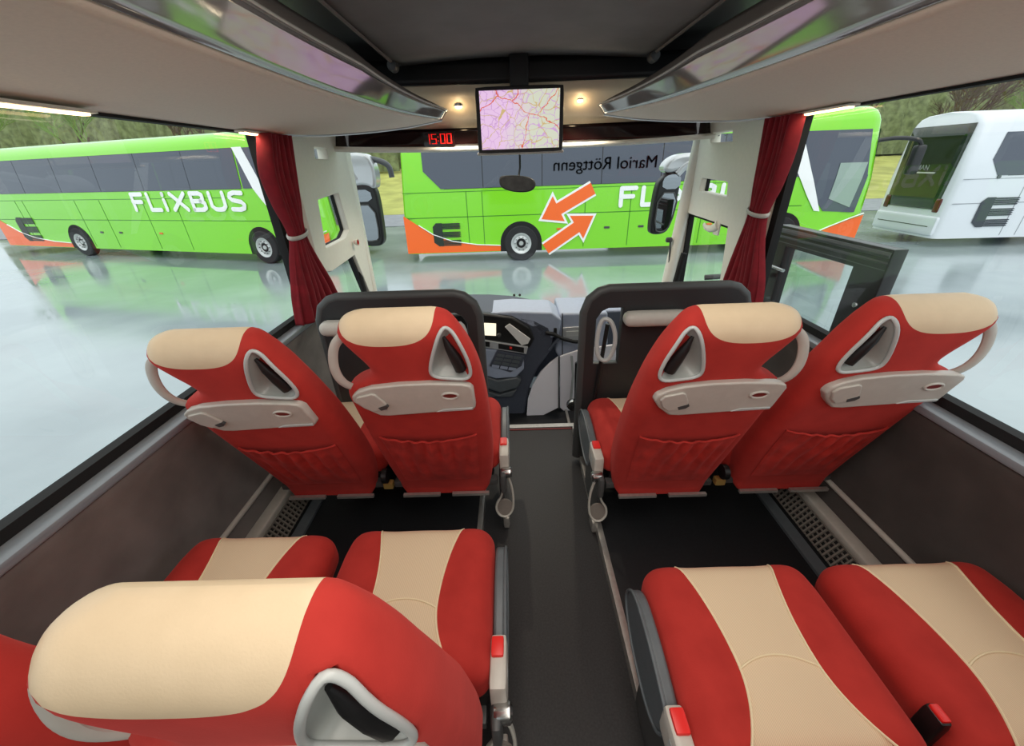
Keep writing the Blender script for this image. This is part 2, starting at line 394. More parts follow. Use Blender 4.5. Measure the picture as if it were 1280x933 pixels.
# side walls
def wall(s, n, mt, yf):
    def prof(u, v): pass
    pts = [(1.12, .035), (1.155, .05), (1.19, .36), (1.195, .62), (1.155, .70), (1.15, .74)]
    mb = MB()
    zs = [p for p in pts]
    full = pts + [(1.24, .74), (1.24, -.1), (1.12, -.1)]
    a = [(s*x, YB, z) for x, z in full]; mb.prism(a, (0, yf-YB, 0))
    mb.build('wall_'+n, mt, kind='structure', bevel=.006)
    # sill rail with a bright rounded top
    MB().rbox((min(s*1.14, s*1.215), YB, .740), (max(s*1.14, s*1.215), yf, .766), .007, 4).build('trim_sill_'+n, 'sill', kind='structure')
    MB().box((min(s*1.19, s*1.225), YB, .76), (max(s*1.19, s*1.225), yf, .795)).build('trim_seal_'+n, 'rubber', kind='structure')
    MB().box((min(s*1.19, s*1.225), YB, 1.60), (max(s*1.19, s*1.225), 2.0, 1.64)).build('trim_top_seal_'+n, 'rubber', kind='structure')
    # heating duct along the wall foot: step plate, slotted grille, top rail
    MB().prism([(s*1.035, YB, .036), (s*1.035, YB, .05), (s*1.075, YB, .06), (s*1.075, YB, .036)], (0, 1.9-YB, 0)).build('trim_duct_foot_'+n, 'slate', kind='structure')
    mb = MB(); mb.prism([(s*1.075, YB, .036), (s*1.075, YB, .085), (s*1.12, YB, .15), (s*1.16, YB, .15), (s*1.16, YB, .036)], (0, 1.9-YB, 0))
    mb.build('trim_duct_'+n, 'black', kind='structure')
    mb = MB()
    for k in range(96):
        y = -.2+k*.022
        mb.prism([(s*1.074, y, .083), (s*1.074, y+.007, .083), (s*1.119, y+.007, .148), (s*1.119, y, .148)], (-s*.006, 0, .005))
    for q in (0, .25, .5, .75, 1):
        x, z = 1.074+.045*q, .083+.065*q
        mb.box((s*x-.0015, -.2, z), (s*x+.0015, 1.9, z+.007))
    mb.build('trim_grille_'+n, 'dgrille', kind='structure')
    MB().rbox((min(s*1.12, s*1.175), YB, .148), (max(s*1.12, s*1.175), 1.9, .185), .01, 3).build('trim_duct_rail_'+n, 'grey', kind='structure')
    MB().tube([(s*1.178, YB, .27), (s*1.178, 1.9, .27)], .011, 10).build('trim_wall_rail_'+n, 'grey', kind='structure')
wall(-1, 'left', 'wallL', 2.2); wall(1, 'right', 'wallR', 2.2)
# side glass
for s, n, i in ((-1, 'left', 1), (1, 'right', 2)):
    MB().grid(2, 2, lambda u, v: (s*1.212, YB+(2.02-YB)*u, .78+.85*v)).build('window_%d' % i, 'glass', kind='structure')
    MB().box((s*1.21-.02, 2.0, .78), (s*1.21+.02, 2.045, 1.64)).build('trim_window_edge_'+n, 'rubber', kind='structure')
    # pillar behind the curtain
    MB().prism([(s*1.18, 2.05, .75), (s*1.225, 2.05, .75), (s*1.225, 2.27, .75), (s*1.18, 2.27, .75)], (0, 0, .92)).build('trim_pillar_'+n, 'cream', kind='structure', bevel=.01)
# cream front side panels with their openings, and the glass behind them
def P2(s, px, py):
    v = at(px, py, X=s*1.18); return (v.y, v.z)
def loop(s, pts, r=2): return [(v[0], v[1]) for v in chaikin([(*P2(s, *p), 0) for p in pts], r)]
def r4(s, pts, k=.18):
    """quad with softened corners"""
    q = [Vector(P2(s, *p)) for p in pts]; out = []
    for i, p in enumerate(q):
        a, b = q[i-1], q[(i+1) % len(q)]
        for t in (1, .45): out.append(p+(a-p)*k*t*.6)
        for t in (.45, 1): out.append(p+(b-p)*k*t*.6)
    return [(v.x, v.y) for v in out]
for s, n in ((-1, 'left'), (1, 'right')):
    out = [(2.2, .42), (3.02, .42), (3.02, 1.70), (2.2, 1.70)]
    if s < 0: hs = [r4(s, [(385, 183), (402, 185), (405, 201), (387, 200)]), r4(s, [(390, 249), (417, 240), (431, 288), (426, 299), (401, 312)], .12),
                    [P2(s, 409, 338), P2(s, 438, 318), (2.93, .50), (2.24, .50), (2.24, .95)]]
    else: hs = [r4(s, [(895, 166), (923, 161), (923, 178), (894, 180)]), r4(s, [(883, 221), (917, 226), (915, 248), (879, 240)], .2),
                [P2(s, 861, 264), P2(s, 917, 282), (2.27, .50), (2.95, .50)]]
    hs[2] = [(min(2.96, max(2.23, x[0])), x[1]) for x in hs[2]]
    plate('wall_front_'+n, 'cream', None, [out]+hs, lambda u, v, w: (s*(1.18+w), u, v), .05, .006, 'structure')
    # dark seal round the lower opening
    h = hs[2]; c = (sum(p[0] for p in h)/len(h), sum(p[1] for p in h)/len(h))
    inner = [(c[0]+(p[0]-c[0])*.90, c[1]+(p[1]-c[1])*.93) for p in h]
    plate('trim_seal_front_'+n, 'rubber', None, [h, inner], lambda u, v, w: (s*(1.185+w), u, v), .03, 0, 'structure')
    h = hs[1]; c = (sum(p[0] for p in h)/len(h), sum(p[1] for p in h)/len(h))
    plate('trim_seal_upper_'+n, 'rubber', None, [[(c[0]+(p[0]-c[0])*1.04, c[1]+(p[1]-c[1])*1.04) for p in h], [(c[0]+(p[0]-c[0])*.92, c[1]+(p[1]-c[1])*.92) for p in h]], lambda u, v, w: (s*(1.195+w), u, v), .02, 0, 'structure')
    MB().grid(2, 2, lambda u, v: (s*1.215, 2.2+.8*u, .45+1.2*v)).build('window_%d' % (3 if s < 0 else 4), 'glass', kind='structure')
    # windscreen pillar
    a = at(*((424, 188) if s < 0 else (876, 172)), Y=2.97); b = at(*((467, 376) if s < 0 else (832, 362)), Y=2.97)
    b = b+(b-a)*.35; a = a+(a-b)*.1
    MB().tube([a, b], .045, 12, flat=(.9, 1.0)).build('trim_windscreen_pillar_'+n, 'cream', kind='structure')
    MB().tube([b+Vector((-s*.03, -.16, 0)), b+(a-b)*.44+Vector((s*.00, -.17, 0))], .022, 8).build('trim_seal_pillar_'+n, 'rubber', kind='structure')
# windscreen: gently curved sheet
MB().grid(24, 8, lambda u, v: (-1.16+2.32*u, 3.30-.22*(2*u-1)**2-.18*v, .18+1.55*v)).build('window_5', 'glass', kind='structure')
# lower body under the windscreen
MB().grid(24, 3, lambda u, v: (-1.2+2.4*u, 3.36-.25*(2*u-1)**2, -1.0+1.2*v)).build('wall_front', 'silver', kind='structure', solid=.03)

MB().box((-1.24, YB-.04, -.04), (1.24, YB, 2.0)).build('wall_rear', 'wallL', kind='structure')
# ceiling
cl = MB().grid(20, 30, lambda u, v: (-.66+1.32*u, YB+(2.6-YB)*v, 1.925+.03*math.cos((u-.5)*math.pi)))
cl.build('ceiling', 'ceiling', kind='structure', solid=.012)
MB().box((-1.24, YB, 1.99), (1.24, 3.15, 2.02)).build('ceiling_shell', 'black', kind='structure')
for s, n in ((-1, 'left'), (1, 'right')):
    MB().tube([(s*.655, YB, 1.918), (s*.655, 2.45, 1.918)], .007, 8).build('trim_ceiling_rod_'+n, 'darktaupe', kind='structure')
    MB().lathe([(0, -.03), (.022, -.028), (.026, -.01), (.026, .03), (.018, .05), (0, .052)], (s*.655, 2.47, 1.905), 'y').build('trim_rod_cap_'+n, 'dgrey', kind='structure')
# black drop, cream cove, clock band, lip  (bowed a little across the coach)
def band(z0, y0, z1, y1, w=1.1, bow=.12):
    return MB().grid(24, 5, lambda u, v: (-w+2*w*u, y0+(y1-y0)*v-bow*(2*u-1)**2*(.3+.7*v), z0+(z1-z0)*v-.02*(2*u-1)**2*0))
band(1.945, 2.6, 1.835, 2.6).build('trim_header_black', 'black', kind='structure', solid=.01)
band(1.835, 2.6, 1.66, 2.88).build('trim_header_cove', 'cove', kind='structure', solid=.008)
band(1.665, 2.88, 1.555, 2.90, 1.16).build('trim_header_band', 'smoke', kind='structure', solid=.008)
lp = [(-1.17+2.34*i/24, 2.895-.12*(2*i/24-1)**2, 1.545+.02*abs(2*i/24-1)**3) for i in range(25)]
MB().tube(lp, .016, 10, flat=(1.4, 1)).build('trim_header_lip', 'cream', kind='structure')
MB().grid(20, 3, lambda u, v: (-1.2+2.4*u, 2.9+.25*v-.12*(2*u-1)**2, 1.56+.44*v)).build('wall_header', 'black', kind='structure', solid=.01)

# ================================================================= OVERHEAD RACKS
def rack(s, label):
    t = thing('luggage_rack', label, 'luggage rack', (s*.9, 0, 1.6))
    ox, oz = s*.9, 1.6
    # inner edge line x(y) and underside front fade
    def xin(y): return interp([-3, .6, 1.4, 2.0, 2.35, 2.6], [.70, .70, .695, .64, .56, .46], y)
    def P(x, y, z): return (s*x-ox, y, z-oz)
    ys = [YB+(2.0-YB)*k/30 for k in range(30)]+[2.0+.62*k/24 for k in range(25)]
    def xout(y):  # the underside leaves the wall and sweeps in to the tip
        if y < 2.0: return 1.20
        q = min(1, (y-2.0)/.62); return xin(y)+.0+(1.20-xin(2.0))*math.sqrt(max(0, 1-q**2.2))
    mb = MB()
    n = len(ys)
    mb.grid(14, n, lambda u, v: (lambda y: P(xout(y)+(xin(y)-xout(y))*u, y, 1.684-.074*min(1, (xout(y)-xin(y))*(1-u)/.50)**.9))(ys[round(v*(n-1))]))
    mb.build('underside', 'taupe', t, solid=.006)
    MB().grid(7, n, lambda u, v: (lambda y: P(xin(y)-.004-.035*u, y, 1.684+.108*u*(1 if y < 1.8 else max(.35, 1-.8*(y-1.8)))))(ys[round(v*(n-1))])).build('front_fascia', 'glosstaupe', t, solid=.006)
    MB().grid(5, n, lambda u, v: (lambda y, k: P(xin(y)-.039+.05*u, y, 1.684+.108*k+(.07*u)*k))(ys[round(v*(n-1))], 1 if ys[round(v*(n-1))] < 1.8 else max(.35, 1-.8*(ys[round(v*(n-1))]-1.8)))).build('upper_panel', 'darktaupe', t, solid=.006)
    # bright trim lines
    MB().tube([P(xin(y)-.041, y, 1.684+.108*(1 if y < 1.8 else max(.35, 1-.8*(y-1.8)))+.003) for y in ys], .0045, 6).build('trim_strip', 'grey', t)
    e = [P(xout(y)-.004, y, 1.686-.074*min(1, (xout(y)-xin(y))/.50)**.9) for y in ys if y >= 2.02]
    MB().tube(e, .012, 8).build('end_lip', 'silver', t)
    # closed end
    MB().grid(12, 10, lambda u, v: (lambda y: P(xin(y)-.03+(xout(y)-xin(y)+.02)*v, y, max(1.69, 1.69+.10*(1-v)*(1-.75*u))))(2.0+.61*u)).build('end_cap', 'darktaupe', t)
    return t
rack(-1, 'taupe overhead luggage rack with glossy fascia above the left window')
rack(1, 'taupe overhead luggage rack with glossy fascia above the right window')
def strip_light(s, y0, y1, label):
    t = thing('strip_light', label, 'light', (s*1.16, (y0+y1)/2, 1.596), group=None)
    h = (y1-y0)/2
    MB().rbox((-.022, -h-.015, 0), (.022, h+.015, .010), .004, 3).build('housing', 'cream', t)
    MB().rbox((-.013, -h, -.005), (.013, h, .003), .003, 3).build('lens', 'lamp', t)
    l = area('strip_lamp', (0, 0, -.014), (0, 0, 0), .03, 2*h, .12, (1, .82, .58)); l.parent = t
    return t
strip_light(-1, .72, 1.20, 'warm lit strip lamp at the top of the left window, nearest the viewer')
strip_light(-1, 1.86, 2.12, 'warm lit strip lamp above the left curtain')
strip_light(1, 1.7, 2.1, 'warm lit strip lamp above the right curtain')
def downlight(px, py, label):
    q = at(px, py, Y=2.72)
    t = thing('downlight', label, 'light', (q.x, q.y, q.z-.012))
    MB().lathe([(.0, .006), (.02, .006), (.028, 0), (.03, .012)], (0, 0, 0), 'z', 24).build('bezel', 'steel', t)
    MB().lathe([(0, -.012), (.014, -.010), (.021, -.002), (.022, .006)], (0, 0, 0), 'z', 20).build('lens', 'lamp', t)
    g_ = bpy.data.lights.new('downlight_glow', 'POINT'); g_.energy = .22; g_.color = (1, .74, .42); g_.shadow_soft_size = .02
    go = bpy.data.objects.new('downlight_glow', g_); C.objects.link(go); go.parent = t; go.location = (0, -.03, -.035)
    l = bpy.data.lights.new('downlight_lamp', 'SPOT'); l.energy = 16; l.color = (1, .88, .70); l.shadow_soft_size = .02; l.spot_size = R(125); l.spot_blend = .6
    o = bpy.data.objects.new('downlight_lamp', l); C.objects.link(o); o.parent = t; o.location = (0, -.03, -.03)
downlight(573, 130, 'small warm round downlight left of the map screen')
downlight(725, 122, 'small warm round downlight right of the map screen')

# ================================================================= MONITOR + CLOCK
q0 = at(650, 150, Y=2.5)
t = thing('monitor', 'flat screen showing a pink and beige road map, hung from the header', 'monitor', q0)
MB().rbox((-.234, 0, -.152), (.234, .035, .152), .012, 5).build('casing', 'black', t)
MB().grid(2, 2, lambda u, v: (-.212+.424*u, -.002, -.134+.268*v)).build('screen', 'map', t)
MB().rbox((-.24, .012, -.162), (.24, .05, -.145), .006, 3).build('lower_trim', 'grey', t)
MB().rbox((-.05, .03, .1), (.05, .12, .30), .01, 3).build('bracket', 'black', t)
q = at(549, 174, Y=2.87)
t = thing('clock_display', 'red digital clock reading 15:00 in the dark header band', 'clock', (q.x-.075, q.y-.022, q.z-.025))
SEG = {'0': 'abcdef', '1': 'bc', '5': 'afgcd'}
def seven(ch, x):
    w_, h_ = .026, .05; mb = MB(); k = .0028
    S = dict(a=(0, h_, w_, h_), g=(0, h_/2, w_, h_/2), d=(0, 0, w_, 0), f=(0, h_/2, 0, h_), e=(0, 0, 0, h_/2), b=(w_, h_/2, w_, h_), c=(w_, 0, w_, h_/2))
    for sgm in SEG[ch]:
        a, b, c, d = S[sgm]; mb.box((x+min(a, c)-k, -.003, min(b, d)-k+.001), (x+max(a, c)+k, 0, max(b, d)+k-.001))
    mb.build('digit', 'led', t)
MB().rbox((-.02, 0, -.015), (.175, .02, .065), .004, 2).build('display_window', 'smoke', t)
for ch, x in (('1', -.008), ('5', .033), ('0', .088), ('0', .128)): seven(ch, x)
MB().box((.070, -.003, .012), (.075, 0, .017)).box((.070, -.003, .033), (.075, 0, .038)).build('colon', 'led', t)

# ================================================================= CURTAINS
def curtain(s, rows, tie, label):
    """rows: (y_back, y_front, z); folds run down the cloth"""
    t = thing('curtain', label, 'curtain', (s*1.13, (rows[0][0]+rows[0][1])/2, rows[-1][2]))
    oy, oz = (rows[0][0]+rows[0][1])/2, rows[-1][2]
    zs = [r[2] for r in rows][::-1]; a = [r[0] for r in rows][::-1]; b = [r[1] for r in rows][::-1]
    def f(u, v):
        z = zs[0]+(zs[-1]-zs[0])*v
        y0, y1 = interp(zs, a, z), interp(zs, b, z)
        amp = .012+.03*min(1, abs(y1-y0)/.35)
        d = amp*math.sin(u*math.pi*2*6.5+.4*math.sin(z*5))+.006*math.sin(u*31+z*9)
        return (s*d*.8, y0+(y1-y0)*u+.3*amp*math.cos(u*math.pi*13)-oy, z-oz)
    MB().grid(120, 60, f).build('cloth', 'curtain', t, solid=.004)
    ty, tz, tw = tie
    ring = [(s*.034*math.sin(k/24*2*math.pi), ty-oy+tw*math.cos(k/24*2*math.pi), tz-oz+.012*math.sin(k/24*2*math.pi+1)) for k in range(24)]
    MB().tube(ring, .009, 8, closed=True, flat=(.6, 1.2)).build('tieback', 'grey', t)
curtain(-1, [(1.95, 2.18, 1.60), (1.89, 2.15, 1.45), (1.91, 2.12, 1.32), (1.955, 2.08, 1.18), (1.90, 2.12, 1.06), (1.84, 2.22, .88), (1.82, 2.28, .775)], (2.02, 1.18, .075),
        'dark red curtain tied back beside the left window pillar')
curtain(1, [(1.93, 2.17, 1.60), (1.935, 2.16, 1.45), (1.96, 2.15, 1.32), (2.0, 2.13, 1.205), (1.97, 2.15, 1.08), (1.90, 2.19, .9), (1.88, 2.22, .775)], (2.065, 1.205, .075),
        'dark red curtain tied back beside the right window pillar')
# coat hook on right pillar panel
q = at(893, 287, X=1.15)
t = thing('coat_hook', 'cream moulded hook on the right front side panel', 'hook', q)
MB().tube([(0, -.03, .03), (0, 0, .012), (-.005, .05, -.004), (-.01, .10, .0), (-.01, .13, .015)], [.028, .026, .02, .016, .012], 12, flat=(.5, 1)).build('hook_body', 'cream', t)
MB().rbox((0, -.05, -.03), (.012, .02, .05), .005, 3).build('mounting_plate', 'cream', t)
q = at(413, 302, X=-1.15)
q = at(444, 303, X=-1.13)
t = thing('warning_lamp_button', 'small red round button on the cream left front panel', 'button', q)
MB().lathe([(0, -.004), (.012, -.004), (.014, 0), (.014, .02)], (0, 0, 0), 'x', 20).build('button_cap', 'redb', t)
MB().lathe([(.014, 0), (.02, .002), (.02, .02)], (0, 0, 0), 'x', 20).build('bezel', 'cream', t)

# ================================================================= SEATS
ZB = .30
REAR = ([.27, .30, .45, .60, .80, .92, 1.0, 1.06, 1.09, 1.115, 1.13, 1.137], [.0, .0, -.045, -.10, -.180, -.225, -.252, -.268, -.266, -.252, -.232, -.212])
THK = ([.27, .30, .34, .45, .60, .80, .92, 1.0, 1.06, 1.09, 1.115, 1.13, 1.137], [.03, .07, .10, .12, .125, .125, .115, .110, .110, .100, .075, .045, .012])
WD = ([.27, .30, .45, .60, .80, .90, .97, 1.03, 1.08, 1.11, 1.128, 1.137], [.165, .185, .205, .212, .210, .205, .197, .182, .160, .143, .122, .09])
WO = ([.27, .30, .45, .60, .80, .87, .905, .93, .95, .98, 1.03, 1.08, 1.11, 1.128, 1.137], [.165, .185, .205, .212, .210, .205, .185, .135, .112, .115, .140, .165, .158, .138, .10])
EAR = [(.117, 1.098), (.095, 1.05), (.066, .968), (.074, .943), (.120, .935), (.166, .930), (.180, .950), (.172, 1.01), (.150, 1.075), (.132, 1.098)]
EARS = [Vector((p.x, p.y)) for p in chaikin([(a, b, 0) for a, b in EAR], 2)]
EC = Vector((sum(p.x for p in EARS)/len(EARS), sum(p.y for p in EARS)/len(EARS)))
def ear_depth(x, z):
    inside = False; dm = 9; n = len(EARS)
    for i in range(n):
        a, b = EARS[i], EARS[(i+1) % n]
        if (a.y > z) != (b.y > z) and x < (b.x-a.x)*(z-a.y)/(b.y-a.y)+a.x: inside = not inside
        ab = b-a; q = max(0, min(1, (Vector((x, z))-a).dot(ab)/ab.length_squared)); dm = min(dm, (Vector((x, z))-(a+ab*q)).length)
    return dm if inside else -dm
def rear(z): return interp(*REAR, z)
CR = .045
def rear_xz(x, z):
    """surface of the back of the seat (dish side x>0)"""
    wd = interp(*WD, z) if x > 0 else interp(*WO, z); y = rear(z); r = CR; ax = abs(x)
    if ax > wd-r: y += r-math.sqrt(max(0, r*r-(min(ax, wd)-(wd-r))**2))
    return y
def shell():
    zs = [.27+.83*k/66 for k in range(67)]+[1.106, 1.112, 1.118, 1.123, 1.127, 1.131, 1.134, 1.1362, 1.137]; NZ = len(zs)
    nr = 40; mb = MB(); rings = []
    for z in zs:
        wp, wn = interp(*WD, z), interp(*WO, z); th = interp(*THK, z); y0 = rear(z); y1 = y0+th; r = min(CR, th*.49)
        pts = []
        for k in range(nr):     # rear face
            x = -(wn-r)+(wp+wn-2*r)*k/(nr-1); d = ear_depth(x, z)
            push = .050*min(1, max(0, d)/.012) if d > 0 else 0
            pts.append((x, y0+min(push, th*.45), z))
        for k in range(1, 8):
            a = -math.pi/2+math.pi/2*k/7; x, y = wp-r+r*math.cos(a), y0+r+r*math.sin(a); d = ear_depth(x, z)
            push = .05*min(1, max(0, d)/.012) if d > 0 else 0
            pts.append((x-push*.3, y+push*.5, z))
        for k in range(1, 7):
            a = math.pi/2*k/6; pts.append((wp-r+r*math.cos(a), y1-r+r*math.sin(a), z))
        for k in range(1, 14):  # front face, a little hollow between the bolsters
            u = k/14; x = (wp-r)-(wp+wn-2*r)*u; pts.append((x, y1-.02*math.sin(u*math.pi)**2*(1 if z < .9 else 0), z))
        for k in range(0, 7):
            a = math.pi/2+math.pi/2*k/6; pts.append((-(wn-r)+r*math.cos(a), y1-r+r*math.sin(a), z))
        for k in range(1, 7):
            a = math.pi+math.pi/2*k/7; pts.append((-(wn-r)+r*math.cos(a), y0+r+r*math.sin(a), z))
        rings.append(pts)
    n = len(rings[0]); mb.add([p for r_ in rings for p in r_], [(j*n+i, j*n+(i+1) % n, (j+1)*n+(i+1) % n, (j+1)*n+i) for j in range(NZ-1) for i in range(n)]+[tuple(range(n-1, -1, -1)), tuple((NZ-1)*n+i for i in range(n))])
    return mb
def lift(mb, dz=-ZB): mb.v = [(x, y, z+dz) for x, y, z in mb.v]; return mb
PANEL = [(-.172, .885), (-.150, .903), (-.107, .918), (-.03, .927), (.06, .929), (.150, .922), (.172, .915), (.180, .900), (.180, .82), (.172, .810), (.02, .798), (-.085, .790), (-.115, .793), (-.155, .83), (-.176, .862)]
def on_back(x, z, off=0): return Vector((x, rear(z)-off, z))
def surf_prism(loop2, off, th):
    """plate lying on the seat's back"""
    n = len(loop2); A = [on_back(x, z, off) for x, z in loop2]; B = [p+Vector((0, th, 0)) for p in A]
    return MB().add(A+B, [tuple(range(n-1, -1, -1)), tuple(range(n, 2*n))]+[(i, (i+1) % n, n+(i+1) % n, n+i) for i in range(n)])
def make_seat(s, aisle, label, loc, lean=0, group=None, back=(0, 0, 0)):
    """s=+1: aisle is on the seat's right. Root on the floor under the seat."""
    root = thing('passenger_chair', label, 'seat', loc, 0, group)
    mir = s < 0
    B = lambda mb, nm, mt, par, **k: lift(mb).build(nm, mt, par, mirror=mir, **k)
    bk = B(shell(), 'backrest', 'headR' if s > 0 else 'headL', root, angle=60)
    bk.location = (back[0], back[1], ZB+back[2]); bk.rotation_euler = (R(-lean), 0, 0)
    # ear dish, rim and slot
    mb = MB(); NR = 12; n = len(EARS)
    for k in range(NR+1):
        q = k/NR; sc_ = 1-q*.97
        for p in EARS:
            pp = EC+(p-EC)*sc_; y = rear_xz(*(EC+(p-EC)*max(sc_, .0)))*1
            mb.v.append((pp.x, y-.003+.044*(1-(1-q)**2.6)-0*q, pp.y))
    mb.f = [(k*n+i, k*n+(i+1) % n, (k+1)*n+(i+1) % n, (k+1)*n+i) for k in range(NR) for i in range(n)]+[tuple(NR*n+i for i in range(n))]
    B(mb, 'grip_recess', 'dish', bk, angle=80)
    B(MB().tube([(p.x, rear_xz(p.x, p.y)-.003, p.y) for p in EARS], .0065, 10, closed=True, flat=(.8, .8)), 'grip_rim', 'lgrey', bk)
    sl = [Vector((.118, 1.070)), Vector((.128, 1.035)), Vector((.140, 1.0)), Vector((.150, .960))]
    mb = MB(); mb.tube([(p.x, rear_xz(p.x, p.y)+.016, p.y) for p in sl], [.004, .012, .017, .018], 10, flat=(1, 1)); B(mb, 'grip_bar', 'black', bk)
    # open loop handle on the other side
    hp = [(-.145, rear(1.07)+.05, 1.075), (-.170, rear(1.06)+.04, 1.062), (-.190, rear(1.02)+.03, 1.035), (-.203, rear(.98)+.02, .985), (-.203, rear(.94)+.015, .94), (-.192, rear(.91)+.02, .905), (-.165, rear(.89)+.03, .885)]
    hp = chaikin(hp, 2, False)
    B(MB().tube(hp, .0105, 10, flat=(.75, 1.25)), 'grab_handle', 'grey', bk)
    # hard grey panel; not mirrored: latch is always on the viewer's left
    pn = surf_prism(PANEL, .022, .030); flip = mir
    if flip: pn.v = [(x, y, z) for x, y, z in pn.v]
    NB = lambda mb, nm, mt, par, **k: lift(mb).build(nm, mt, par, **k)
    NB(pn, 'table_panel', 'grey', bk, bevel=.006)
    NB(surf_prism([(-.163, .868), (-.155, .885), (-.108, .898), (-.098, .893), (-.082, .862), (-.075, .838), (-.088, .826), (-.128, .818), (-.150, .838)], .029, .012), 'latch', 'grey', bk, bevel=.004)
    NB(surf_prism([(-.106, .838), (-.078, .850), (-.074, .842), (-.082, .832), (-.100, .826)], .031, .010), 'latch_slot', 'dgrey', bk)
    NB(surf_prism([(.060, .806), (.172, .812), (.172, .822), (.085, .818)], .0255, .010), 'panel_ledge', 'lgrey', bk, bevel=.002)
    ov = [(.112+.024*math.cos(k/24*2*math.pi), .878+.0125*math.sin(k/24*2*math.pi)) for k in range(24)]
    NB(surf_prism(ov, .0235, .010), 'cup_recess', 'cup', bk)
    NB(MB().tube([on_back(x, z, .0235) for x, z in ov], .0035, 8, closed=True), 'cup_rim', 'grey', bk)
    # gathered pocket
    def pk(u, v):
        x = (-.165+.33*u)*(1-.10*(1-v)); z = .36+.30*v-.02*math.sin(u*math.pi)*v
        e = (math.sin(u*math.pi)**.5)*(math.sin(min(1, v*1.15)*math.pi/2 if v < .87 else math.pi/2)**.6)
        g_ = .0075*math.sin(u*math.pi*13+1.5*math.sin(v*4))*(math.sin(v*math.pi*.85+.15))+.003*math.sin(u*47+v*3)
        return (x, rear(z)-.002-(.020+g_)*e, z)
    NB(MB().grid(90, 30, pk), 'net_pocket', 'red', bk, angle=70)
    NB(MB().tube([Vector(pk(k/30, 1))-Vector((0, .001, 0)) for k in range(31)], .004, 6), 'pocket_hem', 'red', bk)
    # cushion
    def crown(p):
        x, y, z = p; u = x/.228; q = (y-.02)/.46
        if z > .38:
            z += .018*(1-u*u)*1.0-.022*max(0, 1-q)*0; z += .012*math.exp(-((abs(u)-.72)/.22)**2)-.012
            z -= .02*max(0, q-.75)**2*16*.5
        x *= 1-.06*max(0, q-.8)*5*.5
        return (x, y, z)
    cu = MB().rbox((-.228, .05, .325), (.228, .475, .455), .045, 26, crown).build('cushion', 'cushion', root, angle=70)
    def wy(y): d = y-.22; return .086+(.72 if d > 0 else 2.2)*d*d
    def zt(x, y): return crown((x, y, .4555))[2]-(0 if y < .43 else .045*(1-math.sqrt(max(0, 1-((y-.43)/.045)**2))))
    for sg in (-1, 1):
        ys = [.06+.405*k/30 for k in range(31)]
        MB().tube([(sg*min(wy(y), .19), y, zt(wy(y), y)) for y in ys], .0028, 6).build('piping', 'piping', cu)
    MB().tube([(x, .205+.025*(1-(x/.086)**2), zt(x, .21)+.0005) for x in [-.086+.172*k/12 for k in range(13)]], .0024, 6).build('seam', 'piping', cu)
    # frame under the seat
    for fy in (.02, .36): MB().rbox((-.215, fy, .285), (.215, fy+.04, .315), .006, 2).build('seat_frame', 'dgrey', root)
    for x in (-.17, .03): MB().box((x, -.022, .272), (x+.15, -.008, .284)).build('frame_plate', 'alu', root)
    MB().rbox((-.20, .05, .30), (.20, .45, .335), .01, 3).build('seat_pan', 'black', root)
    if aisle:
        X = .246
        A = lambda mb, nm, mt, par=root, **k: mb.build(nm, mt, par, mirror=mir, **k)
        side = [(X-.016, y, z) for y, z in [(v[0], v[1]) for v in chaikin([(.14, .405, 0), (.14, .30, 0), (.22, .25, 0), (.36, .265, 0), (.44, .32, 0), (.45, .37, 0), (.40, .435, 0), (.28, .435, 0), (.20, .42, 0)], 2)]]
        sd = A(MB().prism(side, (.030, 0, 0)), 'side_cover', 'slate', bevel=.008)
        rimm = [(X+.014, y, z) for _, y, z in side]
        A(MB().tube(rimm, .0045, 8, closed=True), 'cover_edge', 'slate')
        bx = A(MB().rbox((X-.022, .04, .335), (X+.020, .16, .425), .010, 4), 'buckle_housing', 'grey', bevel=0)
        A(MB().rbox((X-.018, .105, .418), (X+.012, .150, .434), .004, 3), 'red_button', 'redb')
        A(MB().box((X+.0195, .075, .36), (X+.0205, .11, .40)), 'warning_label', 'lgrey')
        A(MB().lathe([(0, -.001), (.020, 0), (.023, .008), (.023, .036), (.017, .042), (0, .042)], (X-.012, .030, .345), 'x'), 'pivot_knob', 'steel')
        A(MB().rbox((X-.020, -.01, .26), (X+.006, .12, .36), .012, 4), 'recline_bracket', 'dgrey')
        # foot loop: long narrow eye that rounds into a cup by the aisle rail
        lp_ = [(X+.004, .03, .35), (X+.020, .03, .30), (X+.030, .028, .24), (X+.032, .022, .19), (X+.028, .015, .145), (X+.004, .005, .118), (X-.026, .005, .122), (X-.044, .012, .15), (X-.040, .02, .185), (X-.020, .026, .21), (X-.012, .03, .25), (X-.014, .03, .33)]
        lp_ = chaikin(lp_, 2, False)
        A(MB().tube(lp_, .0055, 8, flat=(.9, 1.5)), 'leg_loop', 'grey')
        A(MB().prism([(X-.006+.036*math.cos(k/20*2*math.pi), .016+.012*math.sin(k/20*2*math.pi), .158+.036*math.sin(k/20*2*math.pi)) for k in range(20)], (0, .006, 0)), 'leg_plate', 'darktaupe')
        A(MB().rbox((X-.016, .015, .03), (X+.012, .085, .09), .008, 3), 'leg_foot', 'alu')
        A(MB().rbox((X-.03, .05, .04), (X-.006, .32, .30), .01, 3, lambda p: (p[0], p[1]+(0 if p[2] > .2 else -.05*(.2-p[2])/.16*0), p[2])), 'leg', 'dgrey')
    else:
        # belt buckle that stands up between the two cushions
        X = .236*1
        bb = MB().rbox((X-.012, .10, .36), (X+.012, .14, .47), .007, 4).build('belt_buckle', 'black', root, mirror=mir)
        MB().rbox((X-.009, .105, .466), (X+.009, .135, .476), .003, 3).build('buckle_button', 'redb', bb, mirror=mir)
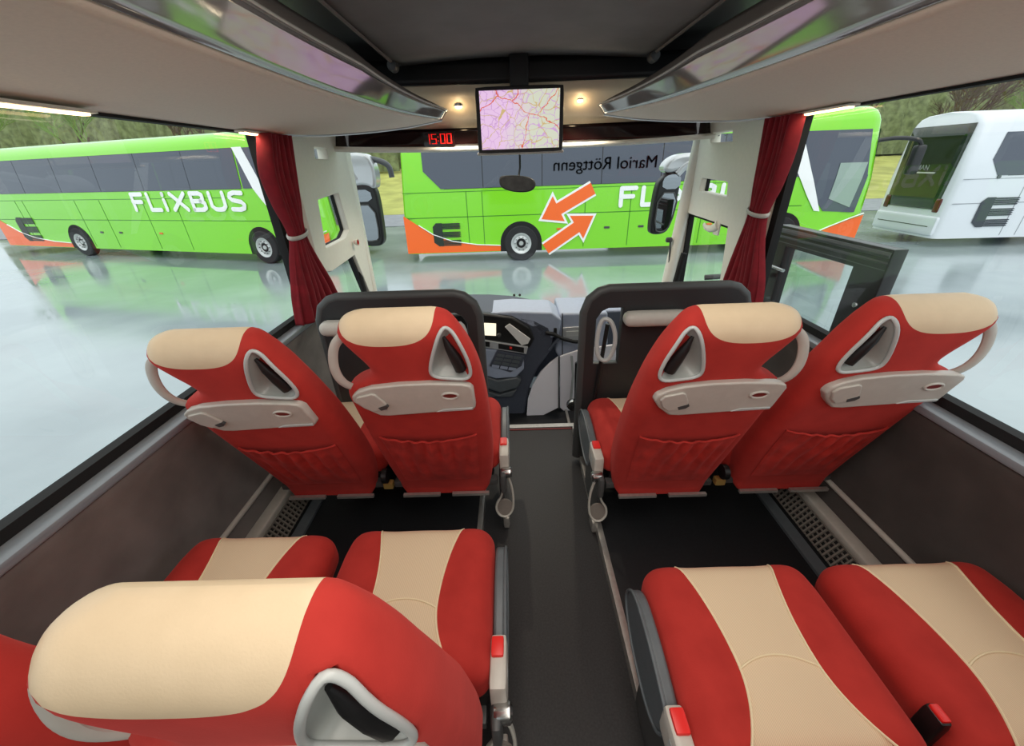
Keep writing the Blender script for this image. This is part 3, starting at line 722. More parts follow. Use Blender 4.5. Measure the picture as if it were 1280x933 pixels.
        MB().lathe([(0, 0), (.03, 0), (.03, .02), (0, .02)], (X-.01, .01, .36), 'x').build('hinge_disc', 'black', root, mirror=mir)
        MB().rbox((X-.02, .01, .285), (X+.02, .04, .315), .004, 2).build('hinge_plate', mat('brass_plate', (230, 190, 110), .35, metal=.6), root, mirror=mir)
    return root
Z0 = .0
make_seat(1, False, 'red velour seat by the left window in the front row, cream headrest', (-.865, 1.21, -.02), -4)
make_seat(1, True, 'red velour aisle seat in front of the left partition, small leg loop at its foot', (-.387, 1.20, -.012), 0)
make_seat(-1, True, 'red velour aisle seat in front of the right partition, cushion edge showing', (.485, 1.17, -.02), 0)
make_seat(-1, False, 'red velour seat by the right window in the front row, nearest the open door', (.965, 1.17, -.01), 0)
make_seat(1, False, 'red seat in the left foreground beside the window, mostly cut off by the picture', (-.885, .385, 0), 7, None, (.03, -.055, -.062))
make_seat(1, True, 'red seat with large cream headrest filling the lower left foreground', (-.39, .395, 0), 7, None, (.008, -.055, -.062))
make_seat(-1, True, 'red and cream cushioned aisle seat in the right foreground, grey side cover', (.475, .245, 0), -8)
make_seat(-1, False, 'red and cream cushioned seat in the right foreground beside the wall', (.965, .24, 0), -8)

# ================================================================= PARTITIONS in front of the first row
def partition(s, x0, x1, zt, label):
    t = thing('partition', label, 'partition', ((x0+x1)/2, 1.68, .035)); cx = (x0+x1)/2; w_ = (x1-x0)/2; h = zt-.035
    out = [(-w_, 0), (w_, 0), (w_, h-.10), (w_-.02, h-.045), (w_-.06, h-.012), (w_-.10, h), (-w_+.10, h+.0), (-w_+.06, h-.012), (-w_+.02, h-.045), (-w_, h-.10)]
    f = .055
    a = s*-1
    # opening in the aisle-side... upper corner
    hole = [(w_-.045, h-.36), (w_-.045, h-.13), (w_-.07, h-.09), (w_-.10, h-.075), (w_-.16, h-.075), (w_-.16, h-.36)]
    hole2 = [(-w_+.045, h-.36), (-w_+.045, h-.13), (-w_+.07, h-.09), (-w_+.10, h-.075), (-w_+.17, h-.075), (-w_+.17, h-.36)]
    hs = [hole if s < 0 else hole2]
    plate('panel', mat('partition_panel', (44, 45, 46), .42), t, [out]+hs, lambda u, v, w: (u, w, v), .028, .006)
    fp = [(-w_, 0, .0)]+[(-w_, 0, h-.10), (-w_+.02, 0, h-.045), (-w_+.06, 0, h-.012), (-w_+.10, 0, h), (w_-.10, 0, h), (w_-.06, 0, h-.012), (w_-.02, 0, h-.045), (w_, 0, h-.10), (w_, 0, 0)]
    MB().tube(fp, .024, 12, flat=(1, .9)).build('frame', mat('partition_frame', (66, 68, 68), .5), t)
    # grey fold-down cup tray; loops on the passengers' side model the seat grips' reflection
    xs = s*-.10
    MB().rbox((xs-.10 if s > 0 else -w_+.02, -.10, h-.15), (xs+.18 if s > 0 else -w_+.20, -.02, h-.085), .03, 8).build('cup_tray', 'grey', t)
    sx = -1 if s > 0 else 1
    e = chaikin([(sx*(w_-.06), -.04, h-.12), (sx*(w_-.05), -.05, h-.30), (sx*(w_-.11), -.06, h-.33), (sx*(w_-.14), -.06, h-.22), (sx*(w_-.11), -.05, h-.12)], 2)
    MB().tube(e, .010, 8, closed=True).build('reflected_grip', 'lgrey', t)
    MB().tube([(sx*(w_-.10), -.03, h-.15), (sx*(w_-.06), -.035, .3)], .010, 8).build('stay', 'black', t)
    return t
partition(-1, -.955, -.245, .955, 'dark grey partition with rounded top behind the driver, left of the aisle')
partition(1, .235, .955, .955, 'dark grey partition with rounded top and grey tray, right of the aisle')

# ================================================================= DASHBOARD
t = thing('dashboard', 'blue grey curved dashboard with display, vents and buttons under the windscreen', 'dashboard', (0, 2.9, -.30))
O = Vector((0, 2.9, -.30))
def dpts(pts, Y): return [at(px, py, Y=Y)-O for px, py in pts]
MB().grid(30, 12, lambda u, v: (-1.1+2.2*u, .10+.26*v-.17*(2*u-1)**2*v+.06*(2*u-1)**2*0, .68-.05*v+.03*math.sin(v*math.pi)+.30*0)).build('top_shelf', 'dash', t, solid=.02)
MB().box((-1.1, .08, .12), (1.1, .12, .685)).build('front_panel', 'dashd', t)
# centre console column
con = dpts([(540, 396), (575, 391), (610, 391), (640, 393), (668, 398), (688, 408), (692, 420), (688, 440), (672, 462), (662, 486), (657, 512), (656, 527), (600, 536), (540, 540)], 2.60)
MB().prism(con, (0, .45, 0)).build('console', 'dashd', t, bevel=.02)
hood = dpts([(560, 394), (600, 392), (640, 397), (662, 410), (668, 424), (662, 436), (590, 428), (560, 425)], 2.565)
MB().prism(hood, (0, .06, 0)).build('instrument_panel', 'black', t, bevel=.012)
MB().prism(dpts([(600, 392.5), (640, 389.5), (690, 391), (702, 400), (699, 420), (676, 428), (669, 412), (640, 397)], 2.60), (0, .30, 0)).build('console_hood', 'dash', t, bevel=.012)
MB().prism(dpts([(599, 404), (620, 405), (620, 420), (598, 419)], 2.558), (0, .01, 0)).build('display', 'dispw', t)
q = at(624, 419, Y=2.556)-O
MB().lathe([(0, -.012), (.012, -.012), (.015, 0), (.015, .012)], q, 'y', 20).build('knob', 'dgrey', t)
MB().prism(dpts([(631, 409), (637, 405), (663, 424), (660, 430), (652, 432)], 2.535), (0, .008, 0)).build('card', 'paper', t, bevel=.002)['label'] = 'white card'
MB().prism(dpts([(594, 424), (660, 434), (658, 443), (594, 433)], 2.548), (0, .03, 0)).build('silver_strip', 'silver', t, bevel=.003)
MB().prism(dpts([(597, 426), (612, 428), (612, 434), (597, 432)], 2.542), (0, .01, 0)).build('air_vent', 'black', t)
MB().prism(dpts([(623, 430), (655, 435), (655, 441.5), (623, 436)], 2.542), (0, .01, 0)).build('air_vent', 'black', t)
MB().prism(dpts([(637, 434), (640, 434.5), (640, 437), (637, 436.5)], 2.536), (0, .008, 0)).build('hazard_button', 'redb', t)
MB().prism(dpts([(594, 436), (622, 438), (612, 458), (640, 464), (655, 452), (655, 462), (645, 472), (620, 474), (594, 466)], 2.55), (0, .09, 0)).build('shelf', 'dash', t, bevel=.01)
MB().prism(dpts([(622, 438), (656, 445), (652, 458), (638, 466), (612, 458)], 2.545), (0, .05, 0)).build('button_panel', 'dashd', t, bevel=.004)
for r_i in range(4):
    for c_i in range(3):
        px, py = 622+c_i*10.5-r_i*2.2, 442.5+r_i*4.6+c_i*1.6
        MB().prism(dpts([(px, py), (px+9, py+1.4), (px+8.2, py+4.6), (px-1, py+3.2)], 2.539), (0, .012, 0)).build('button', 'dash' if r_i == 3 else 'slate', t, bevel=.001)
MB().prism(dpts([(598, 468), (622, 476), (646, 472), (652, 476), (648, 485), (626, 492), (600, 483)], 2.55), (0, .12, 0)).build('drawer', 'slate', t, bevel=.012)
MB().prism(dpts([(604, 488), (624, 494), (646, 488), (640, 497), (612, 497), (604, 493)], 2.57), (0, .1, 0)).build('drawer', 'slate', t, bevel=.008)
# right side of the dash with its vent
MB().prism(dpts([(700, 392), (760, 391), (760, 432), (724, 438), (699, 448), (694, 440), (697, 420)], 2.66), (0, .38, 0)).build('right_console', 'dash', t, bevel=.015)
MB().prism(dpts([(703, 410), (735, 408), (735, 425), (703, 428)], 2.648), (0, .02, 0)).build('vent_frame', 'silver', t, bevel=.003)
MB().prism(dpts([(708, 415), (732, 413.5), (732, 420), (708, 421)], 2.642), (0, .01, 0)).build('vent_slot', 'lgrey', t)
MB().tube(dpts([(703, 392), (703, 455)], 2.645), .004, 6).build('joint_line', 'black', t)
# sensor unit on the windscreen above the dash
q = at(650, 384, Y=3.1)
t = thing('windscreen_sensor', 'small black sensor unit at the foot of the windscreen', 'sensor', q)
MB().rbox((-.035, -.03, -.035), (.035, .04, .035), .012, 4).build('housing', 'black', t)
MB().rbox((-.028, -.036, -.03), (.028, -.028, .0), .004, 3).build('window', 'gloss', t)
for dx in (-.045, .0): MB().cyl((dx, -.01, .105), .010, .01, 'y', 12).build('sensor_dot', 'dgrey', t)
# white curved panels by the entrance
t = thing('side_board', 'white quarter round panel on the side of the dash by the entrance', 'board', at(680, 500, Y=2.56))
o_ = t.location.copy()
pts = [(698, 447), (688, 454), (676, 466), (666, 482), (660, 500), (658, 527), (680, 519), (698, 510)]
MB().prism([at(a, b, Y=2.565)-o_ for a, b in pts], (0, .025, 0)).build('board', 'white', t, bevel=.004)
MB().tube([at(698.5, 446, Y=2.56)-o_, at(698.5, 511, Y=2.56)-o_], .005, 6).build('edge_strip', 'dgrey', t)
t = thing('side_board', 'white upright panel beside the entrance steps, next to the quarter round one', 'board', at(712, 480, Y=2.62))
o_ = t.location.copy()
MB().prism([at(a, b, Y=2.62)-o_ for a, b in [(700, 446), (724, 438), (770, 431), (770, 520), (712, 520), (700, 510)]], (0, .02, 0)).build('board', 'white', t, bevel=.004)
MB().prism([at(a, b, Y=2.615)-o_ for a, b in [(713, 445), (715, 470), (712, 500), (709, 508), (711, 508), (715, 500), (718, 470), (716, 445)]], (0, .006, 0)).build('crease', 'lgrey', t)
# grab rail of the entrance
t = thing('grab_rail', 'black angled grab rail at the entrance, across the dash', 'rail', at(700, 425, Y=2.58)); o_ = t.location.copy()
MB().tube([at(a, b, Y=2.58)-o_ for a, b in [(682, 416), (692, 418), (704, 424), (716, 427), (745, 429)]], .014, 12).build('bar', 'black', t)
MB().tube([at(a, b, Y=2.58)-o_ for a, b in [(700, 422), (692, 430), (687, 438)]], .011, 10).build('bracket', 'dashd', t)
MB().rbox(at(694, 415, Y=2.60)-o_-Vector((.012, .01, .02)), at(694, 415, Y=2.60)-o_+Vector((.012, .02, .03)), .006, 3).build('stub', 'black', t)
# entrance post and step edge
t = thing('entrance_post', 'black upright strip beside the right partition at the steps', 'post', at(722, 480, Y=2.2)); o_ = t.location.copy()
MB().prism([at(a, b, Y=2.2)-o_ for a, b in [(719, 455), (724, 452), (727, 456), (727, 512), (718, 512)]], (0, .02, 0)).build('strip', 'black', t, bevel=.003)
MB().lathe([(0, 0), (.035, .0), (.04, .02), (.035, .04), (0, .045)], at(716, 508, Y=2.15)-o_, 'y').build('reel', 'steel', t)
a = at(693, 511, Z=-.298); b = at(702, 541, Z=-.298)
struct(MB().box((.30, 2.03, -.30), (.318, 2.8, -.288)).build('trim_step_edge', 'alu'))

# ================================================================= MIRRORS
t = thing('interior_mirror', 'small dark rounded rear view mirror at the middle of the windscreen', 'mirror', at(647, 230, Y=2.98)); o_ = t.location.copy()
def mh(px, py, Y=2.98): return at(px, py, Y=Y)-o_
ol = [(624, 222), (628, 219.5), (645, 219), (662, 221), (669, 226), (670, 233), (665, 239), (655, 241), (640, 240), (628, 236), (624, 230)]
pl = chaikin([mh(*p) for p in ol], 2)
MB().prism(pl, (0, .03, 0)).build('housing', 'black', t, bevel=.006)
c_ = sum(pl, Vector())/len(pl)
MB().prism([c_+(p-c_)*.88+Vector((0, -.004, 0)) for p in pl], (0, .003, 0)).build('glass', 'mirror', t)
MB().tube([(0, .02, .0), (.02, .06, .10), (.02, .10, .30)], .007, 8).build('stalk', 'black', t)
MB().tube([mh(*p, 2.985) for p in [(650, 236), (649, 200), (649, 188)]], .002, 6).build('cable', 'black', t)
def coach_mirror(label, outer, g1, g2, arm, Y, cap):
    t = thing('exterior_mirror', label, 'mirror', at(*outer[0], Y=Y)); o_ = t.location.copy()
    Q = lambda pts, y=Y: [at(a, b, Y=y)-o_ for a, b in pts]
    MB().prism(chaikin(Q(outer), 2), (0, .10, 0)).build('housing', 'black', t, bevel=.02)
    MB().prism(chaikin(Q(g1, Y-.006), 1), (0, .006, 0)).build('wide_angle_glass', 'mirror', t)
    MB().prism(chaikin(Q(g2, Y-.006), 1), (0, .006, 0)).build('main_glass', 'mirror', t)
    MB().tube(chaikin(Q(g2, Y-.008), 1), .006, 6, closed=True).build('glass_rim', 'dgrey', t)
    MB().prism(chaikin(Q(cap, Y-.02), 2), (0, .16, 0)).build('cap', 'silver', t, bevel=.03)
    sg = -1 if outer[0][0] < 640 else 1; MB().tube(chaikin([Vector((sg*1.19, 3.02, 1.50))-o_]+Q(arm), 2, False), .03, 12).build('arm', 'silver', t)
coach_mirror('silver capped exterior mirror seen past the left windscreen pillar', [(435, 232), (455, 228), (468, 232), (474, 255), (479, 290), (480, 303), (474, 309), (445, 307), (436, 300)],
             [(440, 238), (462, 237), (466, 252), (441, 253)], [(440, 257), (467, 256), (475, 296), (470, 302), (446, 301)], [(418, 200), (432, 204), (446, 225)], 3.55,
             [(425, 192), (455, 190), (466, 205), (470, 226), (468, 238), (456, 230), (430, 236)])
coach_mirror('silver capped exterior mirror seen past the right windscreen pillar', [(829, 222), (838, 214), (852, 212), (850, 240), (838, 285), (830, 293), (815, 294), (812, 288), (817, 255), (822, 230)],
             [(829, 224), (837, 218), (852, 218), (850, 236), (828, 237)], [(824, 241), (849, 241), (838, 282), (828, 291), (817, 288)], [(870, 200), (858, 205), (846, 218)], 3.55,
             [(829, 212), (836, 200), (850, 192), (875, 190), (868, 214), (850, 213), (836, 217)])
for par in [o for o in C.objects if o.name == 'exterior_mirror']:
    o_ = par.location.copy()
    MB().tube(chaikin([at(a, b, Y=3.62)-o_ for a, b in [(436, 206), (450, 201), (462, 198), (478, 202), (487, 208), (490, 222)]], 2, False), .022, 10).build('kerb_mirror_arm', 'slate', par)
t = thing('grip_stalk', 'slim dark stalk with a knob standing at the right windscreen pillar', 'stalk', at(832, 360, Y=2.95)); o_ = t.location.copy()
MB().tube([at(a, b, Y=2.95)-o_ for a, b in [(831, 362), (836, 335), (838, 303)]], .007, 8).build('rod', 'dgrey', t)
MB().rbox(at(836.5, 300, Y=2.95)-o_-Vector((.025, .015, .018)), at(836.5, 300, Y=2.95)-o_+Vector((.022, .015, .018)), .012, 4).build('knob', 'dgrey', t)

# ================================================================= OPEN ENTRANCE DOOR (swung out alongside the coach)
t = thing('entrance_door', 'dark framed coach door with glass pane, swung open outside the right window', 'door', (1.62, 2.15, -1.0)); O = Vector((1.62, 2.15, -1.0))
y0, y1 = 1.76-2.15, 2.56-2.15; H = 2.06
outl = [(y0, 0), (y1, 0), (y1, H), (y0, H)]
hole1 = [(y0+.17, 1.2), (y1-.09, 1.2), (y1-.09, H-.10), (y0+.17, H-.10)]
hole2 = [(y0+.12, .12), (y1-.09, .12), (y1-.09, 1.10), (y0+.12, 1.10)]
plate('door_leaf', mat('door_black', (36, 34, 34), .3), t, [outl, hole1, hole2], lambda u, v, w: (w, u, v), .05, .008)
MB().grid(2, 2, lambda u, v: (0, y0+.16+(y1-y0-.24)*u, .12+(H-.21)*v)).build('pane', 'glass2', t)
for z, r_ in ((H-.02, .016), (H-.055, .010), (H-.085, .008)):
    MB().tube([(-.026, y0, z), (-.026, y1, z)], r_, 8).build('door_rail', 'dgrey', t)
MB().tube([(-.03, y1-.04, H-.25), (-.09, y1-.06, H-.22), (-.09, y1-.22, H-.22)], .010, 8).build('door_handle', 'steel', t)
MB().lathe([(0, -.03), (.012, -.03), (.016, -.02), (.016, 0)], (-.01, y0+.08, H-.27), 'x', 16).build('lock', 'steel', t)
MB().tube([(-.05, y1-.02, H-.30), (-.25, y1+.0, H-.30), (-.42, y1+.05, H-.32)], .018, 8).build('swing_arm', 'dgrey', t)

# ================================================================= VEHICLES OUTSIDE
def vehicle(label, loc, rz, L, paint, rearside=False, wz=(2.04, 3.14), bscale=1.0, bxo=0, flix=None, arrows=False, wheels=(3.45, 11.0), reverse=None, H=3.75, mirror_arm=False):
    t = thing('coach', label, 'bus', loc, rz)
    W = 2.55
    prof = [(0, .28), (.0, 1.0), (.0, 1.95), (.12, 3.35), (.20, 3.50), (.32, 3.62), (.55, 3.70), (1.27, 3.75)]
    prof = prof+[(W-y, z) for y, z in prof[::-1][1:]]
    n = len(prof); mb = MB()
    st = [(0, .86), (.04, .94), (.14, .985), (.35, 1.0)]+[(x, 1.0) for x in (2, 4, 6, 8, 10)]+[(L-.9, 1.0), (L-.5, .985), (L-.22, .95), (L-.08, .88), (L, .80)]
    def bx(x, k, z):   # front leans back with height, rear slightly
        if x > L-1: return x-.35*max(0, (z-1.2)/2.5)**1.5*(1-(L-x))
        if x < 1: return x+(.05 if rearside else .22)*max(0, (z-1.0)/2.7)*(1-x)
        return x
    for x, k in st:
        for y, z in prof:
            yy = W/2+(y-W/2)*k; zz = .28+(z-.28)*(.94+.06*k if z > 3.4 else 1)
            mb.v.append((bx(x, k, zz), yy, zz))
    mb.f = [(j*n+i, j*n+i+1, (j+1)*n+i+1, (j+1)*n+i) for j in range(len(st)-1) for i in range(n-1)]+[((j+1)*n, (j)*n, j*n+n-1, (j+1)*n+n-1) for j in range(len(st)-1)]
    mb.f += [tuple(range(n)), tuple((len(st)-1)*n+i for i in range(n-1, -1, -1))]
    mb.build('body', paint, t, angle=50)
    def sidey(z): return float(np.interp(z, [.28, 1.95, 3.35, 3.50], [0, 0, .12, .20]))
    def clip(pts, z0, keep_above):
        out = []; n_ = len(pts)
        for i in range(n_):
            a, b = pts[i], pts[(i+1) % n_]; ia = (a[1] >= z0) == keep_above; ib = (b[1] >= z0) == keep_above
            if ia: out.append(a)
            if ia != ib:
                q = (z0-a[1])/(b[1]-a[1]); out.append((a[0]+(b[0]-a[0])*q, z0))
        return out
    def nose(u): return .03*max(0, (u-(L-.5))/.3)
    def sidepoly(nm, m_, pts, off):
        """flat shape lying on the coach's side, following its lean above the waist"""
        mb_ = MB()
        for ab in (False, True):
            q = clip(pts, 1.95, ab)
            if len(q) > 2: mb_.prism([Vector((u, sidey(v)-off+nose(u), v)) for u, v in q], (0, .010, 0))
        return mb_.build(nm, m_, t, angle=20)
    lo, hi = wz
    sidepoly('window_surround', 'gloss', [(1.3, lo-.01), (L-2.9, lo-.01), (L-2.9, hi+.01), (1.3, hi+.01)], .013)
    edges = [.75+(L-3.6)*k/6 for k in range(7)]
    for k in range(6):
        a, b = edges[k]+.012, edges[k+1]-.012
        pts = [(a, lo), (b, lo), (b, hi), (a, hi)] if k else [(a, lo+.45), (a+.45, lo), (b, lo), (b, hi), (a, hi)]
        if rearside and k == 0: pts = [(.70, lo+.42), (1.0, lo), (b, lo), (b, hi), (.80, hi)]
        sidepoly('window', 'busglass', pts, .018)
    if not rearside:
        sidepoly('window', 'busglass', [(L-2.55, hi), (L-2.62, lo), (L-1.9, lo-.1), (L-1.62, 1.5), (L-1.35, 1.12), (L-.30, .98), (L-.22, 2.3), (L-.45, hi)], .018) if 0 else [sidepoly('window', 'busglass', q_, .018) for q_ in ([(L-2.8, hi), (L-2.8, lo), (L-1.9, lo), (L-.40, lo), (L-.62, hi)], [(L-1.95, lo), (L-1.70, 1.5), (L-1.35, 1.12), (L-.42, 1.06), (L-.38, lo)])]
        for q_ in ([(L-2.85, hi+.02), (L-2.50, hi+.02), (L-2.02, 2.2), (L-2.42, 2.2)], [(L-2.42, 2.2), (L-2.02, 2.2), (L-1.45, 1.12), (L-1.62, 1.14), (L-1.95, 1.55)]):
            sidepoly('stripe', 'wletter', q_, .032)
        # wiper-side quarter glass seen through the front corner
        sidepoly('door_glass', mat('pale_door_glass', (150, 168, 158), .1), [(L-1.25, 2.35), (L-1.30, 1.45), (L-.62, 1.2), (L-.50, 2.35)], .030)
    # windscreen of the front end and glass of the rear
    MB().grid(8, 6, lambda u, v: (bx(L, 1, 1.15+2.0*v)+.012, W/2+(-.98+1.96*u)*1.0, 1.15+2.0*v)).build('windscreen', 'busglass', t)
    if rearside:
        MB().grid(10, 8, lambda u, v: (bx(0, 1, 1.10+2.3*v)-.014-.02*math.sin(u*math.pi), W/2+(-1.02+2.04*u)*(.94+.06*v), 1.10+2.3*v)).build('rear_glass', 'greenglass', t, solid=.01)
        MB().box((-.05, .85, 2.10), (.0, 1.75, 2.14)).build('rear_strip', 'silver', t)
        lettering('lettering', 'MAN', .20, 'lgrey', t, lambda u, v, w: (-.03-abs(w), 1.55-u, 2.2+v), .01, .004)
        for yy in (.24, W-.44): MB().rbox((-.035, yy, 1.02), (.05, yy+.20, 1.42), .04, 4).build('tail_light', 'tail', t)
        MB().rbox((-.06, .10, .34), (.2, W-.10, .92), .07, 6).build('bumper', paint, t)
        MB().box((-.065, .3, .60), (-.05, W-.3, .625)).build('bumper_line', 'dgrey', t)
        MB().lathe([(0, -.02), (.05, -.02), (.05, .02)], (1.05, sidey(2.0)-.01, 2.0), 'y', 16).build('lamp', 'slate', t)
    # panel joints of the luggage flaps
    mj = MB(); dark = {'green': mat('joint_dark_green', (58, 130, 12), .5), 'wpaint': mat('joint_grey', (150, 154, 160), .5)}[paint]
    mj.box((.1, -.006, 1.28), (L-2.0, .004, 1.30)); mj.box((.1, -.006, 1.95), (L-3.3, .004, 1.965))
    for x in (1.9, 2.35, 5.3, 6.6, 8.7, 10.2):
        if x < L: mj.box((x, -.006, .35), (x+.018, .004, 1.94))
    mj.build('panel_joints', dark, t)
    for x in (4.5, 5.9, 6.9, 8.9): MB().rbox((x, -.02, .84), (x+.16, .005, .90), .008, 2).build('side_marker', 'amber' if x in (4.5, 8.9) else 'dgrey', t)
    # wheels
    for wx in wheels:
        for yy, sg in ((0, -1), (W-.3, 1)):
            if sg == 1 and not rearside and wx == wheels[0]: pass
            wh = MB().lathe([(.30, .0), (.47, .0), (.50, .03), (.50, .25), (.47, .28), (.30, .28)], (wx, yy-.05 if sg < 0 else yy+.07, .50), 'y', 36).build('wheel', 'tyre', t)
            pr = [(0, .03), (.06, .03), (.07, .06), (.13, .07), (.15, .03), (.22, .05), (.27, .01), (.30, .005), (.305, .03)]
            yo = yy-.065 if sg < 0 else yy+.365
            MB().lathe([(r_, (h_ if sg < 0 else -h_)) for r_, h_ in pr], (wx, yo, .50), 'y', 32).build('rim', 'rim', wh)
            mb_ = MB()
            for k in range(10):
                th = k*math.pi/5; mb_.cyl((wx+.185*math.cos(th), yo+.03, .50+.185*math.sin(th)), .014, .06, 'y', 8)
            mb_.build('wheel_nuts', 'dgrey', wh)
        arch = [(wx+.62*math.cos(k/20*math.pi), .28 if k in (0, 20) else .50+.62*math.sin(k/20*math.pi)) for k in range(21)]
        MB().prism([Vector((u, -.008, v)) for u, v in arch], (0, .01, 0)).build('wheel_arch', 'rubber', t)
    # badge of three slanted bars with a spine
    bx0 = (.98 if not rearside else 1.05)+bxo; zb = .50 if paint == 'green' else .62; col = 'bdecal' if paint == 'green' else 'gletter'
    k_ = bscale
    for r_i in range(3):
        for q in range(4):
            z_ = zb+(r_i*.235+q*.042)*k_
            MB().prism([Vector((bx0+u*k_, -.026, z_+v*k_)) for u, v in ((0, 0), (.66-(.04 if r_i == 1 else 0), 0), (.70, .016), (.66, .032), (0, .032))], (0, .01, 0)).build('badge_bar', col, t)
    MB().prism([Vector((bx0+u*k_, -.027, zb+v*k_)) for u, v in ((-.12, .10), (.02, -.01), (.16, -.01), (.16, .64), (-.02, .64), (-.12, .54))], (0, .01, 0)).build('badge_spine', col, t)
    if paint == 'green':
        # orange tail sweep with white edge
        w0 = wheels[0]-.62; o1 = [(0.03, .30), (w0, .30), (w0, .44), (w0*.76, .48), (w0*.5, .60), (w0*.3, .80), (w0*.15, 1.10), (.05, 1.36)]
        MB().prism([Vector((u, -.014, v)) for u, v in o1], (0, .01, 0)).build('orange_sweep', 'orange', t)
        ln = [(w0, .46), (w0*.76, .50), (w0*.5, .62), (w0*.3, .83), (w0*.16, 1.1)]
        MB().tube([(u, -.014, v) for u, v in ln], .028, 6, flat=(1, .5)).build('white_line', 'wletter', t)
        o2 = [(L-1.7, .32), (L-.12, .32), (L-.10, .98), (L-.5, .86), (L-1.1, .62)]
        MB().prism([Vector((u, -.014+.02*max(0, (u-(L-.5))/.4), v)) for u, v in o2], (0, .01, 0)).build('orange_sweep', 'orange', t)
        MB().tube([(u, -.018, v) for u, v in [(L-1.8, .33), (L-1.12, .65), (L-.5, .90), (L-.14, 1.03)]], .03, 6, flat=(1, .5)).build('white_line', 'wletter', t)
        # end of the body in orange (rear corner)
        MB().prism([Vector((-.004, y, v)) for y, v in ((.2, .32), (2.3, .32), (2.3, 1.3), (.2, 1.3))], (-.01, 0, 0)).build('orange_sweep', 'orange', t)
    if flix:
        fx, fz, fh, fw = flix     # left edge, foot, cap height, whole width
        G = dict(F=(.62, [[(0, 0), (0, 1), (.6, 1)], [(0, .52), (.5, .52)]]), L=(.58, [[(0, 1), (0, 0), (.55, 0)]]),
                 i=(.12, [[(0, 0), (0, .62)], [(0, .94), (0, 1)]]), X=(.78, [[(0, 0), (.74, 1)], [(0, 1), (.74, 0)]]),
                 B=(.68, [[(0, 0), (0, 1), (.45, 1), (.6, .9), (.6, .64), (.45, .53), (0, .53)], [(.45, .53), (.64, .42), (.64, .12), (.48, 0), (0, 0)]]),
                 U=(.70, [[(0, 1), (0, .22), (.14, .03), (.34, 0), (.54, .03), (.68, .22), (.68, 1)]]),
                 S=(.66, [[(.62, .97), (.25, 1), (.05, .92), (0, .74), (.1, .58), (.52, .45), (.63, .28), (.58, .08), (.38, 0), (.0, .02)]]))
        word = 'FLiXBUS'; gap = .30; tot = sum(G[c][0] for c in word)+gap*(len(word)-1)+.2; kx = fw/tot; st_ = fh*.105; x_ = fx+.1*kx
        for c in word:
            wd_, strokes = G[c]; mb_ = MB()
            for sn, sk in enumerate(strokes):
                P = [(x_+a*kx, fz+st_+b*(fh-2*st_)) for a, b in sk]
                for en, (a, b) in enumerate(zip(P, P[1:])):
                    YY = -.034-.0012*(en % 4)-.0003*sn
                    d = Vector((b[0]-a[0], b[1]-a[1])).normalized(); nn_ = Vector((-d.y, d.x))*st_
                    mb_.prism([Vector((a[0]+nn_.x, YY, a[1]+nn_.y)), Vector((b[0]+nn_.x, YY, b[1]+nn_.y)), Vector((b[0]-nn_.x, YY, b[1]-nn_.y)), Vector((a[0]-nn_.x, YY, a[1]-nn_.y))], (0, .012, 0))
                for a in P: mb_.prism([Vector((a[0]+st_*math.cos(k/14*2*math.pi), -.039, a[1]+st_*math.sin(k/14*2*math.pi))) for k in range(14)], (0, .012, 0))
            mb_.v = [(x, y+sidey(z), z) for x, y, z in mb_.v]
            mb_.build('letter_'+c.lower(), 'wletter', t, angle=20); x_ += (wd_+gap)*kx
    if arrows:
        def arrow(cx, cz, ang, k=1.0, dy=0):
            base = [(-1.25, -.20), (.10, -.20), (.10, -.48), (.80, 0), (.10, .48), (.10, .20), (-1.25, .20)]
            ca, sa = math.cos(ang), math.sin(ang)
            def tr(p, g): 
                x_, z_ = p; c0 = (-.2, 0); 
                return (cx+k*(x_*ca-z_*sa), cz+k*(x_*sa+z_*ca))
            out = [(-1.25, -.27), (.03, -.27), (.03, -.62), (.93, 0), (.03, .62), (.03, .27), (-1.25, .27)]
            MB().prism([Vector((*(lambda a: (a[0], -.022-dy, a[1]))(tr(p, 0)),)) for p in out], (0, .01, 0)).build('arrow_outline', 'wletter', t)
            MB().prism([Vector((*(lambda a: (a[0], -.030-dy, a[1]))(tr(p, 0)),)) for p in base], (0, .01, 0)).build('arrow', 'orange', t)
        arrow(4.62, 1.46, R(208), .80); arrow(5.02, .86, R(33), .80, .012)
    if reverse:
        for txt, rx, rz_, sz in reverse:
            lettering('lettering', txt, sz, 'refl_letter', t, lambda u, v, w: (rx-u*1.02, sidey(rz_)-.035-abs(w), rz_+v), .006, 0)  # mirrored reflection of a sign, put on the windows as modelled letters
    if mirror_arm:
        mb_ = MB(); mb_.tube(chaikin([(L-.3, .3, 2.85), (L+.2, .2, 2.92), (L+.75, .1, 2.86), (L+.85, .08, 2.72)], 2, False), .05, 8); mb_.build('mirror_arm', 'black', t)
        MB().rbox((L+.72, -.02, 2.0), (L+.98, .2, 2.72), .06, 5).build('mirror_head', 'black', t)
    return t
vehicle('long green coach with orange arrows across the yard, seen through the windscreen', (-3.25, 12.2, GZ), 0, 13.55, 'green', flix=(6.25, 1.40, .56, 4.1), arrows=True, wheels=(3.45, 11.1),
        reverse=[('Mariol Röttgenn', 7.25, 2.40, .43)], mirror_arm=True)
ang = math.atan2(-2.5, 8.2); rw = 4.6; pr_ = Vector((-16.3, 15.5, GZ)); dv = Vector((math.cos(ang), math.sin(ang), 0))
vehicle('green coach with white lettering on its side, seen through the left window', pr_-dv*rw, ang, 16.0, 'green', flix=(8.25, 1.56, .60, 4.95), wheels=(4.6, 13.35), wz=(2.2, 3.26), bscale=1.35, bxo=.5)
